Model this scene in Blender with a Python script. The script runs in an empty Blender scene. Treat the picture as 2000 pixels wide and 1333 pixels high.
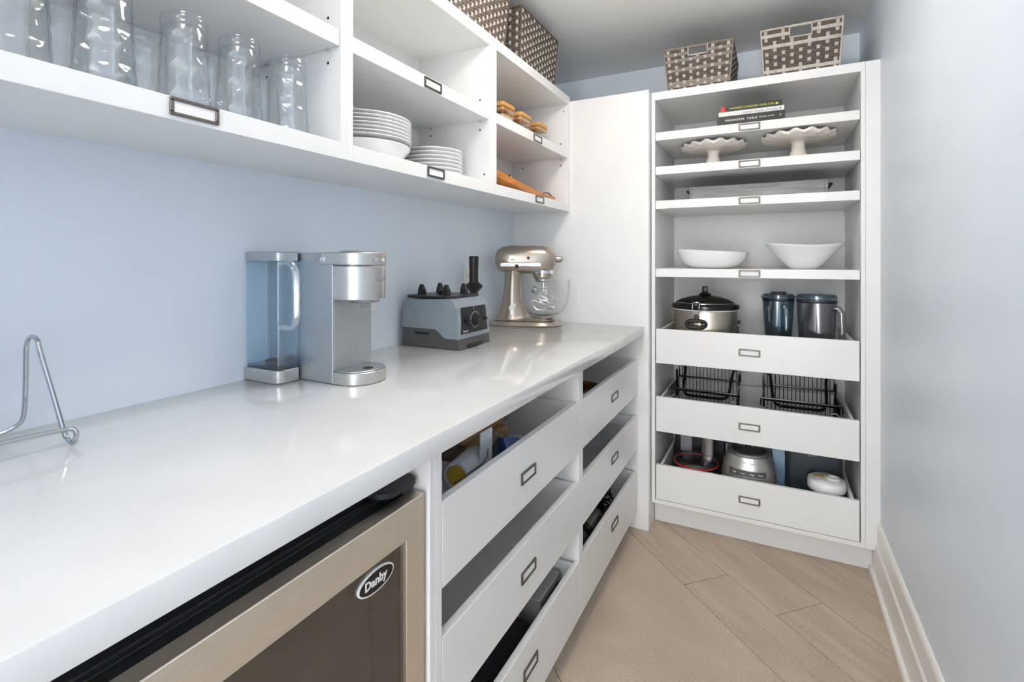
import bpy, bmesh, math, random
from mathutils import Vector, Matrix, noise
random.seed(7)
PI = math.pi
scn = bpy.context.scene
COL = scn.collection

# ------------------------------------------------------------------ camera
cam = bpy.data.cameras.new('camera')
cam.sensor_width = 36.0
cam.lens = 989.2 / 2000 * 36.0
cam.shift_y = -159.7 / 2000
cam.clip_start = 0.02
camo = bpy.data.objects.new('camera', cam)
COL.objects.link(camo)
camo.location = (0, 0, 1.216)
camo.rotation_euler = (PI / 2, 0, math.radians(27.33))
scn.camera = camo

# ------------------------------------------------------------------ world: the bright room the pantry opens to
world = bpy.data.worlds.new('world')
scn.world = world
world.use_nodes = True
bg = world.node_tree.nodes['Background']
bg.inputs[0].default_value = (1.0, 0.995, 0.985, 1)
bg.inputs[1].default_value = 7.0
LAMP_STRENGTH = 25.0
# ------------------------------------------------------------------ exposure
scn.view_settings.view_transform = 'Standard'
scn.view_settings.look = 'None'
scn.view_settings.gamma = 1.0
scn.view_settings.use_curve_mapping = False
scn.view_settings.exposure = 0.55
scn.cycles.use_light_tree = False
scn.cycles.max_bounces = 10
scn.cycles.diffuse_bounces = 6
scn.cycles.glossy_bounces = 4
scn.cycles.transmission_bounces = 8
scn.cycles.transparent_max_bounces = 40


# ------------------------------------------------------------------ materials
def mat(name, col, rough=0.5, metal=0.0, spec=0.5, trans=0.0, ior=1.45, coat=0.0, aniso=0.0):
    m = bpy.data.materials.new(name)
    m.use_nodes = True
    b = m.node_tree.nodes['Principled BSDF']
    b.inputs['Base Color'].default_value = (*col, 1)
    b.inputs['Roughness'].default_value = rough
    b.inputs['Metallic'].default_value = metal
    b.inputs['Specular IOR Level'].default_value = spec
    b.inputs['Transmission Weight'].default_value = trans
    b.inputs['IOR'].default_value = ior
    b.inputs['Coat Weight'].default_value = coat
    b.inputs['Anisotropic'].default_value = aniso
    return m


def s2l(r, g, b):
    f = lambda c: (c / 255 / 12.92) if c <= 10 else ((c / 255 + 0.055) / 1.055) ** 2.4
    return (f(r), f(g), f(b))


def vary(m, scale, amount, stretch=(1, 1, 1), detail=4, bump=0.0, bscale=None, rot=(0, 0, 0)):
    """noise variation of the base colour and a fine bump, both on object coordinates"""
    nt = m.node_tree
    N = nt.nodes
    L = nt.links
    b = N['Principled BSDF']
    c = b.inputs['Base Color'].default_value[:]
    tc = N.new('ShaderNodeTexCoord')
    mp = N.new('ShaderNodeMapping')
    mp.inputs['Scale'].default_value = stretch
    mp.inputs['Rotation'].default_value = rot
    L.new(tc.outputs['Object'], mp.inputs[0])
    nz = N.new('ShaderNodeTexNoise')
    nz.inputs['Scale'].default_value = scale
    nz.inputs['Detail'].default_value = detail
    L.new(mp.outputs[0], nz.inputs['Vector'])
    rp = N.new('ShaderNodeValToRGB')
    rp.color_ramp.elements[0].position = 0.3
    rp.color_ramp.elements[1].position = 0.7
    rp.color_ramp.elements[0].color = (*[max(0, x * (1 - amount)) for x in c[:3]], 1)
    rp.color_ramp.elements[1].color = (*[min(1, x * (1 + amount)) for x in c[:3]], 1)
    L.new(nz.outputs[0], rp.inputs[0])
    L.new(rp.outputs[0], b.inputs['Base Color'])
    if bump:
        bp = N.new('ShaderNodeBump')
        bp.inputs['Strength'].default_value = bump
        bp.inputs['Distance'].default_value = 0.002
        n2 = N.new('ShaderNodeTexNoise')
        n2.inputs['Scale'].default_value = bscale or scale * 4
        n2.inputs['Detail'].default_value = 3
        L.new(mp.outputs[0], n2.inputs['Vector'])
        L.new(n2.outputs[0], bp.inputs['Height'])
        L.new(bp.outputs[0], b.inputs['Normal'])
    return m


def thin(name, tint, base=0.10, edge=0.7, rough=0.05, gloss=(1, 1, 1), rim=None):
    """thin-walled clear plastic or glass: mostly see-through, mirror-like towards grazing"""
    m = bpy.data.materials.new(name)
    m.use_nodes = True
    nt = m.node_tree
    N = nt.nodes
    L = nt.links
    N.remove(N['Principled BSDF'])
    out = N['Material Output']
    tr = N.new('ShaderNodeBsdfTransparent')
    tr.inputs[0].default_value = (*tint, 1)
    gl = N.new('ShaderNodeBsdfGlossy')
    gl.inputs['Roughness'].default_value = rough
    gl.inputs[0].default_value = (*gloss, 1)
    lw = N.new('ShaderNodeLayerWeight')
    lw.inputs['Blend'].default_value = 0.5
    pw = N.new('ShaderNodeMath')
    pw.operation = 'POWER'
    pw.inputs[1].default_value = 7.0
    L.new(lw.outputs['Facing'], pw.inputs[0])
    mr = N.new('ShaderNodeMapRange')
    mr.inputs['To Min'].default_value = base
    mr.inputs['To Max'].default_value = edge
    L.new(pw.outputs[0], mr.inputs[0])
    # the wall is seen through a longer path towards its outline, so the tint deepens there
    rim = rim or tuple(x ** 2.2 for x in tint)
    cm_ = N.new('ShaderNodeMix')
    cm_.data_type = 'RGBA'
    cm_.inputs[6].default_value = (*tint, 1)
    cm_.inputs[7].default_value = (*rim, 1)
    L.new(pw.outputs[0], cm_.inputs[0])
    L.new(cm_.outputs[2], tr.inputs[0])
    mx = N.new('ShaderNodeMixShader')
    L.new(mr.outputs[0], mx.inputs[0])
    L.new(tr.outputs[0], mx.inputs[1])
    L.new(gl.outputs[0], mx.inputs[2])
    L.new(mx.outputs[0], out.inputs[0])
    return m


def emit(name, col, s):
    m = bpy.data.materials.new(name)
    m.use_nodes = True
    b = m.node_tree.nodes['Principled BSDF']
    b.inputs['Base Color'].default_value = (0.9, 0.9, 0.9, 1)
    b.inputs['Emission Color'].default_value = (*col, 1)
    b.inputs['Emission Strength'].default_value = s
    return m


WHITE = vary(mat('white_melamine', (0.765, 0.765, 0.762), 0.32), 6, 0.012, detail=1)
WALL = vary(mat('blue_wall_paint', s2l(221, 230, 240), 0.42), 3, 0.02, detail=1)
CEIL = vary(mat('ceiling_paint', (0.90, 0.90, 0.89), 0.8), 4, 0.015, detail=1)
TRIM = vary(mat('white_trim_paint', (0.83, 0.82, 0.80), 0.25), 5, 0.01)
QUARTZ = vary(mat('white_quartz', (0.67, 0.668, 0.665), 0.12, coat=0.25), 9, 0.03, detail=3)
STEEL = vary(mat('brushed_steel', (0.62, 0.61, 0.59), 0.30, 1.0, aniso=0.5), 40, 0.06, stretch=(1, 1, 14))
STEELH = vary(mat('brushed_steel_warm', (0.80, 0.73, 0.63), 0.38, 1.0, aniso=0.3), 30, 0.05, stretch=(14, 1, 14))
CHROME_DK = mat('dark_chrome', (0.50, 0.53, 0.56), 0.12, 1.0)
HANDLE = thin('clear_handle_plastic', (0.96, 0.975, 0.985), 0.22, 0.8, 0.10)
CHROME = mat('chrome', (0.80, 0.81, 0.82), 0.09, 1.0)
SATIN = vary(mat('satin_metal_grey', (0.50, 0.52, 0.54), 0.38, 1.0), 20, 0.04)
BLACK = vary(mat('black_plastic', (0.012, 0.012, 0.013), 0.35), 30, 0.2)
BLACKG = mat('black_gloss', (0.008, 0.008, 0.009), 0.12)
BLACKM = vary(mat('black_powder_coat', (0.012, 0.016, 0.020), 0.45), 200, 0.5, bump=0.2, bscale=700)
PEWTER = vary(mat('pewter_label_frame', (0.16, 0.145, 0.13), 0.38, 0.9), 60, 0.15)
CARD = mat('label_card', (0.80, 0.80, 0.80), 0.6)
GLASS = thin('clear_tumbler_glass', (0.972, 0.978, 0.984), 0.06, 0.45, 0.10, rim=(0.50, 0.56, 0.61))
CLEAR = thin('clear_plastic', (0.95, 0.96, 0.97), 0.07, 0.6, 0.06)
BOWLGL = thin('thin_bowl_glass', (0.985, 0.99, 0.988), 0.035, 0.5, 0.03, rim=(0.55, 0.58, 0.57))
RESERV = thin('blue_tinted_reservoir', (0.93, 0.965, 0.985), 0.06, 0.7, 0.06)
SMOKE = thin('smoky_blue_plastic', (0.60, 0.665, 0.70), 0.13, 0.7, 0.12, (0.8, 0.9, 1))
SMOKE2 = thin('smoky_grey_plastic', (0.72, 0.73, 0.75), 0.13, 0.7, 0.12)
CERAM = mat('white_porcelain', (0.86, 0.86, 0.87), 0.12, coat=0.3)
CREAM = vary(mat('cream_stoneware', (0.78, 0.74, 0.68), 0.3, coat=0.2), 12, 0.02)
BAMBOO = vary(mat('bamboo_wood', s2l(206, 150, 84), 0.5), 8, 0.16, stretch=(2, 18, 18))
ACACIA = vary(mat('acacia_wood', s2l(190, 118, 45), 0.4), 7, 0.25, stretch=(10, 1.5, 10))
GREYWOOD = vary(mat('whitewashed_grey_wood', s2l(150, 148, 150), 0.6), 5, 0.28, stretch=(1.5, 14, 16), detail=8, bump=0.2)
W_DARK = vary(mat('wicker_dark', s2l(90, 80, 72), 0.55), 60, 0.45, stretch=(1, 1, 9), detail=3, bump=0.5, bscale=240)
W_MID = vary(mat('wicker_grey', s2l(140, 130, 121), 0.55), 60, 0.35, stretch=(1, 1, 9), detail=3, bump=0.5, bscale=240)
W_LIGHT = vary(mat('wicker_pale', s2l(192, 185, 177), 0.55), 60, 0.22, stretch=(9, 9, 1), detail=3, bump=0.4, bscale=240)
BLUEGREY = vary(mat('blue_grey_plastic', s2l(136, 145, 153), 0.38), 30, 0.05)
DARKGREY = vary(mat('dark_grey_plastic', s2l(78, 78, 78), 0.45), 30, 0.08)
CHAMP = vary(mat('champagne_metallic_paint', (0.40, 0.345, 0.29), 0.27, 0.75, coat=0.5), 500, 0.12)
CARDBOARD = vary(mat('cardboard', s2l(178, 132, 84), 0.75), 12, 0.08, stretch=(1, 8, 1))
PAPER = vary(mat('white_paper', (0.78, 0.80, 0.84), 0.6), 20, 0.05)
YELLOW = mat('yellow_print', s2l(225, 185, 20), 0.5)
REDB = mat('red_print', s2l(205, 40, 40), 0.5)
LIME = mat('lime_lettering', s2l(205, 205, 70), 0.5)
OFFW = mat('off_white_lettering', s2l(225, 225, 220), 0.5)
GREYL = mat('grey_lettering', s2l(130, 132, 140), 0.5)
BOOKBLK = vary(mat('black_book_cloth', s2l(40, 40, 38), 0.5), 60, 0.15)
BOOKWHT = vary(mat('white_book_jacket', s2l(215, 215, 215), 0.45), 30, 0.04)
PAGES = vary(mat('book_pages', s2l(225, 215, 195), 0.8), 90, 0.1, stretch=(1, 1, 30))
BLUEBAG = vary(mat('blue_foil', s2l(60, 90, 150), 0.3, 0.4), 20, 0.3, bump=0.4, bscale=40)
PALEBLUE = vary(mat('pale_blue_plastic', s2l(150, 185, 215), 0.4), 20, 0.12, bump=0.4, bscale=30)
TANBAG = vary(mat('tan_printed_bag', s2l(165, 140, 110), 0.6), 70, 0.5)
CLOTH = vary(mat('black_cloth', (0.010, 0.011, 0.014), 0.9), 60, 0.4, bump=0.6, bscale=300)
CHARC = vary(mat('charcoal_tub', s2l(58, 66, 72), 0.35), 40, 0.1)
GROUT = vary(mat('grout', s2l(120, 104, 88), 0.85), 80, 0.1)
WICKBR = vary(mat('brown_straw', s2l(150, 112, 72), 0.7), 90, 0.4, bump=0.6, bscale=150)
FRIDGEGL = thin('dark_fridge_glass', (0.34, 0.32, 0.30), 0.17, 0.8, 0.05)
FRIDGEIN = vary(mat('fridge_inside', (0.12, 0.105, 0.095), 0.6), 20, 0.1)
HOLE = mat('dark_hole', (0.02, 0.02, 0.02), 0.8)
PEACH = mat('peach_plastic', s2l(220, 170, 130), 0.5)
LAMPGL = emit('frosted_lamp_glass', (1.0, 0.93, 0.84), LAMP_STRENGTH)
LAMPGL_FILL = emit('frosted_lamp_glass_added_fill', (1.0, 0.93, 0.84), LAMP_STRENGTH * 0.40)  # glow of the added entrance lamp that brightens the nearest wall cabinet


def tile_material(name, col, amt, streak):
    """fine sandy stone with soft veins along the plank"""
    m = mat(name, col, 0.42)
    N = m.node_tree.nodes
    L = m.node_tree.links
    b = N['Principled BSDF']
    tc = N.new('ShaderNodeTexCoord')
    mp = N.new('ShaderNodeMapping')
    mr_ = N.new('ShaderNodeMapping')
    mr_.inputs['Rotation'].default_value = (0, 0, PI / 4)
    L.new(tc.outputs['Object'], mr_.inputs[0])
    mp.inputs['Scale'].default_value = (1, streak, 1)
    L.new(mr_.outputs[0], mp.inputs[0])
    n1 = N.new('ShaderNodeTexNoise')
    n1.inputs['Scale'].default_value = 2.4
    n1.inputs['Detail'].default_value = 6
    n1.inputs['Distortion'].default_value = 0.8
    L.new(mp.outputs[0], n1.inputs['Vector'])
    n2 = N.new('ShaderNodeTexNoise')
    n2.inputs['Scale'].default_value = 160
    n2.inputs['Detail'].default_value = 2
    L.new(tc.outputs['Object'], n2.inputs['Vector'])
    r1 = N.new('ShaderNodeValToRGB')
    r1.color_ramp.elements[0].position = 0.32
    r1.color_ramp.elements[1].position = 0.68
    r1.color_ramp.elements[0].color = (*[x * (1 - amt) for x in col], 1)
    r1.color_ramp.elements[1].color = (*[x * (1 + amt) for x in col], 1)
    L.new(n1.outputs[0], r1.inputs[0])
    r2 = N.new('ShaderNodeValToRGB')
    r2.color_ramp.elements[0].position = 0.3
    r2.color_ramp.elements[1].position = 0.7
    r2.color_ramp.elements[0].color = (0.82, 0.82, 0.82, 1)
    r2.color_ramp.elements[1].color = (1.1, 1.1, 1.1, 1)
    L.new(n2.outputs[0], r2.inputs[0])
    mx = N.new('ShaderNodeMix')
    mx.data_type = 'RGBA'
    mx.blend_type = 'MULTIPLY'
    mx.inputs[0].default_value = 1.0
    L.new(r1.outputs[0], mx.inputs[6])
    L.new(r2.outputs[0], mx.inputs[7])
    L.new(mx.outputs[2], b.inputs['Base Color'])
    return m


TILES = [tile_material('stone_tile_plain', s2l(188, 173, 156), 0.10, 1.6),
         tile_material('stone_tile_veined', s2l(185, 170, 152), 0.15, 9.0),
         tile_material('stone_tile_warm', s2l(186, 170, 152), 0.12, 6.0)]


# ------------------------------------------------------------------ geometry helpers
class MB:
    """collects shapes, then links them as ONE mesh object"""

    def __init__(s):
        s.v = []
        s.f = []
        s.m = []
        s.s = []

    def add(s, vs, fs, m=0, smooth=False):
        o = len(s.v)
        s.v += [Vector(p) for p in vs]
        for f in fs:
            s.f.append([i + o for i in f])
            s.m.append(m)
            s.s.append(smooth)
        return s

    def xf(s, M, start=0):
        for i in range(start, len(s.v)):
            s.v[i] = M @ s.v[i]
        return s

    def box(s, x0, x1, y0, y1, z0, z1, m=0, b=0.0, seg=1):
        if x1 < x0: x0, x1 = x1, x0
        if y1 < y0: y0, y1 = y1, y0
        if z1 < z0: z0, z1 = z1, z0
        if b <= 0:
            vs = [(x, y, z) for z in (z0, z1) for y in (y0, y1) for x in (x0, x1)]
            return s.add(vs, [(0, 2, 3, 1), (4, 5, 7, 6), (0, 1, 5, 4), (2, 6, 7, 3), (0, 4, 6, 2), (1, 3, 7, 5)], m)
        bm = bmesh.new()
        bmesh.ops.create_cube(bm, size=1)
        for v in bm.verts:
            v.co = Vector(((x0 + x1) / 2 + v.co.x * (x1 - x0), (y0 + y1) / 2 + v.co.y * (y1 - y0), (z0 + z1) / 2 + v.co.z * (z1 - z0)))
        bmesh.ops.bevel(bm, geom=list(bm.edges), offset=min(b, (x1 - x0) * .49, (y1 - y0) * .49, (z1 - z0) * .49), segments=seg, affect='EDGES', profile=0.5)
        bm.verts.index_update()
        s.add([v.co.copy() for v in bm.verts], [[v.index for v in f.verts] for f in bm.faces], m, seg > 1)
        bm.free()
        return s

    def loft(s, rings, m=0, cap0=True, cap1=True, smooth=True, closed=True, loop=False):
        n = len(rings[0])
        vs = [p for r in rings for p in r]
        fs = []
        R = len(rings)
        for i in range(R if loop else R - 1):
            j2 = (i + 1) % R
            for j in range(n if closed else n - 1):
                k = (j + 1) % n
                fs.append((i * n + j, i * n + k, j2 * n + k, j2 * n + j))
        if not loop:
            if cap0: fs.append(tuple(range(n))[::-1])
            if cap1: fs.append(tuple((R - 1) * n + j for j in range(n)))
        return s.add(vs, fs, m, smooth)

    def lathe(s, prof, seg=32, c=(0, 0, 0), m=0, sx=1.0, sy=1.0, cap=True, rfun=None, loop=False):
        rings = []
        for (r, z) in prof:
            ring = []
            for i in range(seg):
                a = 2 * PI * i / seg
                rr, zz = (r, z) if rfun is None else rfun(r, z, a)
                ring.append((c[0] + rr * math.cos(a) * sx, c[1] + rr * math.sin(a) * sy, c[2] + zz))
            rings.append(ring)
        return s.loft(rings, m, cap, cap, True, loop=loop)

    def cyl(s, r, z0, z1, c=(0, 0), seg=24, m=0, b=0.0):
        b = min(b, r * .45, abs(z1 - z0) * .45)
        pr = [(r, z0), (r, z1)] if b <= 0 else [(r - b, z0), (r, z0 + b), (r, z1 - b), (r - b, z1)]
        return s.lathe(pr, seg, (c[0], c[1], 0), m)

    def tube(s, path, r, seg=8, m=0, closed=False, sq=1.0):
        P = [Vector(p) for p in path]
        n = len(P)
        rings = []
        up = None
        for i in range(n):
            a = P[(i - 1) % n] if (closed or i > 0) else P[i]
            b = P[(i + 1) % n] if (closed or i < n - 1) else P[i]
            t = (b - a).normalized()
            if up is None:
                up = Vector((0, 0, 1)) if abs(t.z) < 0.9 else Vector((1, 0, 0))
            u = (up - t * up.dot(t))
            if u.length < 1e-6:
                u = t.orthogonal()
            u.normalize()
            w = t.cross(u)
            up = u
            rad = r[i] if isinstance(r, (list, tuple)) else r
            rings.append([P[i] + u * (rad * math.cos(2 * PI * k / seg)) + w * (rad * sq * math.sin(2 * PI * k / seg)) for k in range(seg)])
        return s.loft(rings, m, not closed, not closed, True, loop=closed)

    def prism(s, poly, axis, a0, a1, m=0, smooth=False):
        """poly in the two other axes (cyclic order x,y,z without axis)"""
        def P(u, v, a):
            return {'x': (a, u, v), 'y': (u, a, v), 'z': (u, v, a)}[axis]
        n = len(poly)
        vs = [P(u, v, a0) for u, v in poly] + [P(u, v, a1) for u, v in poly]
        fs = [tuple(range(n)), tuple(range(n, 2 * n))] + [(i, (i + 1) % n, n + (i + 1) % n, n + i) for i in range(n)]
        return s.add(vs, fs, m, smooth)

    def slab(s, poly, z0, z1, m=0, b=0.0, taper=0.0):
        """plan polygon (counter-clockwise, convex) extruded with softened top and bottom edges"""
        cx = sum(p[0] for p in poly) / len(poly)
        cy = sum(p[1] for p in poly) / len(poly)
        w = max(abs(p[0] - cx) for p in poly)
        h = max(abs(p[1] - cy) for p in poly)

        def ring(z, ins):
            return [(cx + (p[0] - cx) * (w - ins) / w, cy + (p[1] - cy) * (h - ins) / h, z) for p in poly]
        if b:
            R = [ring(z0, b), ring(z0 + b, 0), ring(z1 - b, taper), ring(z1, taper + b)]
        else:
            R = [ring(z0, 0), ring(z1, taper)]
        return s.loft(R, m)

    def build(s, name, mats, parent=None, shift=True, sharp=35, world=None):
        me = bpy.data.meshes.new(name)
        off = Vector((0, 0, 0))
        if parent is not None and shift:
            q = parent
            while q is not None and q.get('_o') is None:
                q = q.parent
            if q is not None:
                off = Vector(q['_o'])
        me.from_pydata([tuple(v - off) for v in s.v], [], s.f)
        if not isinstance(mats, (list, tuple)):
            mats = [mats]
        for x in mats:
            me.materials.append(x)
        for p, mi, sm in zip(me.polygons, s.m, s.s):
            p.material_index = mi
            p.use_smooth = sm
        bm = bmesh.new()
        bm.from_mesh(me)
        bmesh.ops.recalc_face_normals(bm, faces=bm.faces)
        bm.to_mesh(me)
        bm.free()
        if any(s.s):
            me.set_sharp_from_angle(angle=math.radians(sharp))
        me.update()
        o = bpy.data.objects.new(name, me)
        COL.objects.link(o)
        if parent is not None:
            o.parent = parent
        return o


def rrect(x0, x1, y0, y1, r, seg=5):
    """rounded rectangle; r may be one radius or four (x0y0, x1y0, x1y1, x0y1)"""
    rs = r if isinstance(r, (list, tuple)) else (r,) * 4
    pts = []
    for (cx, cy, a0, rr) in ((x0 + rs[0], y0 + rs[0], PI, rs[0]), (x1 - rs[1], y0 + rs[1], 1.5 * PI, rs[1]),
                             (x1 - rs[2], y1 - rs[2], 0, rs[2]), (x0 + rs[3], y1 - rs[3], .5 * PI, rs[3])):
        if rr < 1e-5:
            pts.append((cx, cy))
            continue
        for i in range(seg + 1):
            a = a0 + PI / 2 * i / seg
            pts.append((cx + rr * math.cos(a), cy + rr * math.sin(a)))
    return pts


def tag(o, label, cat, group=None, kind=None):
    o['label'] = label
    o['category'] = cat
    if group: o['group'] = group
    if kind: o['kind'] = kind
    return o


def thing(name, label, cat, loc, rz=0.0, group=None, world_coords=False):
    """Empty at the thing's base. world_coords: parts are written in world coordinates (no rotation)"""
    o = bpy.data.objects.new(name, None)
    o.empty_display_size = 0.03
    COL.objects.link(o)
    o.location = loc
    o.rotation_euler = (0, 0, rz)
    if world_coords:
        o['_o'] = list(loc)
    return tag(o, label, cat, group)


def struct(o):
    o['kind'] = 'structure'
    return o


def copy_tree(o, parent=None):
    c = o.copy()
    COL.objects.link(c)
    c.parent = parent
    for ch in [x for x in bpy.data.objects if x.parent == o]:
        copy_tree(ch, c)
    return c


def text(name, string, size, material, parent, loc, rot, ext=0.0004, sx=1.0, align='CENTER', bold=0.0):
    cu = bpy.data.curves.new(name, 'FONT')
    cu.body = string
    cu.size = size
    cu.extrude = ext
    cu.align_x = align
    cu.align_y = 'CENTER'
    cu.resolution_u = 3
    cu.offset = bold
    t = bpy.data.objects.new(name, cu)
    COL.objects.link(t)
    bpy.context.view_layer.update()
    me = bpy.data.meshes.new_from_object(t.evaluated_get(bpy.context.evaluated_depsgraph_get()))
    bpy.data.objects.remove(t)
    bpy.data.curves.remove(cu)
    me.materials.clear()
    me.materials.append(material)
    o = bpy.data.objects.new(name, me)
    COL.objects.link(o)
    o.parent = parent
    o.location = loc
    o.rotation_euler = rot
    o.scale = (sx, 1, 1)
    return o


FACE_X = (PI / 2, 0, PI / 2)     # lettering that faces +X
FACE_Y = (PI / 2, 0, 0)          # lettering that faces -Y

# label holder, drawn once facing -Y, centre at origin
_fr = MB()
_w, _h, _t = 0.041, 0.0148, 0.0055
for (x0, x1, z0, z1) in ((-_w, _w, _h - _t, _h), (-_w, _w, -_h, -_h + _t), (-_w, -_w + _t + .001, -_h + _t, _h - _t), (_w - _t - .001, _w, -_h + _t, _h - _t)):
    _fr.box(x0, x1, -0.0045, 0, z0, z1, 0, 0.0012)
for sx in (-1, 1):
    for sz in (-1, 1):
        _fr.lathe([(0.0012, 0), (0.0012, .0008)], 6, (0, 0, 0)).xf(Matrix.Translation((sx * (_w - .004), -.0045, sz * (_h - .003))) @ Matrix.Rotation(PI / 2, 4, 'X'), len(_fr.v) - 12)
_frame0 = _fr.build('label_frame', PEWTER)
_card0 = MB().box(-_w + _t, _w - _t, -0.0016, 0, -_h + _t, _h - _t, 0).build('label_card', CARD)
FRAME_ME, CARD_ME = _frame0.data, _card0.data
bpy.data.objects.remove(_frame0)
bpy.data.objects.remove(_card0)


def label_holder(parent, base, pos, facing):
    for nm, me in (('label_frame', FRAME_ME), ('label_card', CARD_ME)):
        o = bpy.data.objects.new(nm, me)
        COL.objects.link(o)
        o.parent = parent
        o.location = Vector(pos) - Vector(base)
        o.rotation_euler = (0, 0, PI / 2 if facing == 'x' else 0)
        if nm == 'label_frame':
            o['label'] = 'dark pewter label frame'


# ================================================================== ROOM SHELL
XW, XR, YB, YF, ZC = -1.18, 0.358, 2.86, -2.3, 2.28
wl = MB().box(XW - .1, XW, YF, YB + .1, -.01, ZC).build('wall_left', WALL); struct(wl)
wr = MB().box(XR, XR + .1, YF, YB + .1, -.01, ZC).build('wall_right', WALL); struct(wr)
wb = MB().box(XW, XR, YB, YB + .1, -.01, ZC).build('wall_back', WALL); struct(wb)
wf = MB().box(XW, -.50, -2.3, -.505, -.01, ZC).build('wall_front_light_block', WALL); struct(wf)  # unseen block, added to keep open-end light off the left wall and counter
ce = MB().box(XW - .1, XR + .1, YF, YB + .1, ZC, ZC + .1).build('ceiling', CEIL); struct(ce)
fl = MB().box(XW - .1, XR + .1, YF, YB + .1, -.08, -.0022).build('floor', GROUT); struct(fl)


def clip(poly, rect):
    x0, x1, y0, y1 = rect
    for (ax, lim, sg) in ((0, x0, 1), (0, x1, -1), (1, y0, 1), (1, y1, -1)):
        out = []
        for i in range(len(poly)):
            a, b = poly[i - 1], poly[i]
            ia = (a[ax] - lim) * sg >= 0
            ib = (b[ax] - lim) * sg >= 0
            if ia != ib:
                t = (lim - a[ax]) / (b[ax] - a[ax])
                out.append((a[0] + t * (b[0] - a[0]), a[1] + t * (b[1] - a[1])))
            if ib:
                out.append(b)
        poly = out
        if not poly:
            return []
    return poly


strips = []
p = 0.577
while p > -2.6:
    strips.append((p - 0.2035, p, random.uniform(0, 1.22))); p -= 0.2035
strips.append((0.577, 1.186, 2.07))
strips += [(1.186, 1.384, 1.607), (1.384, 1.590, 1.373), (1.590, 1.7935, .80), (1.7935, 1.997, .70)]
p = 1.997
while p < 2.6:
    strips.append((p, p + .2035, random.uniform(0, 1.22))); p += .2035
g = 0.0011
k = 0
for (p0, p1, q0) in strips:
    q = q0 - 1.22 * 5
    while q < 3.4:
        pts = []
        for (a, b) in ((p0 + g, q + g), (p1 - g, q + g), (p1 - g, q + 1.22 - g), (p0 + g, q + 1.22 - g)):
            pts.append(((a - b) / math.sqrt(2), (a + b) / math.sqrt(2)))
        pts = clip(pts, (XW, XR, YF + .002, YB))
        if len(pts) >= 3:
            mi = TILES[0] if (p1 - p0) > .5 else TILES[1 + (k % 2)]
            t = MB().prism(pts, 'z', -.008, 0.0).build('floor_tile', mi, fl)
            k += 1
        q += 1.22

# baseboard with shoe moulding along the right wall
prof = [(XR, 0), (.330, 0), (.330, .012), (.333, .018), (.342, .022), (.342, .128), (.345, .134), (.3475, .138), (.3475, .205), (.350, .214), (.354, .220), (XR, .220)]
bb = MB().prism(prof, 'y', YF, 2.334).build('baseboard_right', TRIM); struct(bb)
MB().prism([q for q in prof if q[1] < .1] + [(.342, .1115), (XR, .1115)], 'y', 2.334, 2.4085).build('baseboard_end', TRIM, bb)

# ================================================================== WORKTOP
ct = MB().box(XW, -.515, -.50, 2.289, .876, .914, 0, .003, 2).build('countertop', QUARTZ)
tag(ct, 'long white polished quartz countertop under the coffee maker and mixer', 'countertop')

# ================================================================== BASE DRAWER CABINETS
XF = -.545


def base_cabinet(label, y0, y1, iy0, iy1, drawers):
    base = (-.86, (y0 + y1) / 2, 0)
    t = thing('drawer_cabinet', label, 'cabinet', base, world_coords=True)
    MB().box(XW, XF, y0, iy0, .082, .876, 0, .0008).build('side_panel', WHITE, t)
    MB().box(XW, XF, iy1, y1, .082, .876, 0, .0008).build('side_panel', WHITE, t)
    MB().box(XW, XW + .012, iy0, iy1, .10, .876).build('back_panel', WHITE, t)
    MB().box(XW, XF - .03, iy0, iy1, .082, .10).build('bottom_panel', WHITE, t)
    MB().box(-.64, -.622, y0, y1, 0, .082).build('toe_kick', WHITE, t)
    for (z0, z1, a, b, lab) in drawers:
        d = MB()
        d.box(XF - .018, XF, a, b, z0, z1, 0, .0012)
        zb = z0 + .025
        zt = z1
        d.box(-1.13, XF - .018, a + .012, a + .024, zb, zt)
        d.box(-1.13, XF - .018, b - .024, b - .012, zb, zt)
        d.box(-1.13, -1.118, a + .024, b - .024, zb, zt)
        d.box(-1.118, XF - .018, a + .024, b - .024, zb, zb + .010)
        do = d.build('drawer', WHITE, t)
        label_holder(do, base, (XF, lab[0], lab[1]), 'x')
    return t


base_cabinet('white three-drawer base cabinet next to the wine cooler', .752, 1.534, .7724, 1.5155,
             [(.605, .767, .774, 1.514, (1.142, .680)), (.360, .5145, .774, 1.514, (1.143, .437)), (.082, .262, .774, 1.514, (1.155, .190))])
base_cabinet('white three-drawer base cabinet against the tall end panel', 1.534, 2.2895, 1.5517, 2.2865,
             [(.607, .766, 1.553, 2.285, (1.914, .688)), (.360, .512, 1.553, 2.285, (1.914, .452)), (.082, .264, 1.553, 2.285, (1.914, .198))])
gp = MB().box(XW, XF, .735, .7515, 0, .876, 0, .0008).build('gable_panel', WHITE)
tag(gp, 'narrow white vertical gable panel between wine cooler and drawers', 'panel')
gp = MB().box(XW, XF, -.50, -.482, 0, .876, 0, .0008).build('gable_panel', WHITE)
tag(gp, 'white vertical gable panel closing the near end of the countertop', 'panel')

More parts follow.
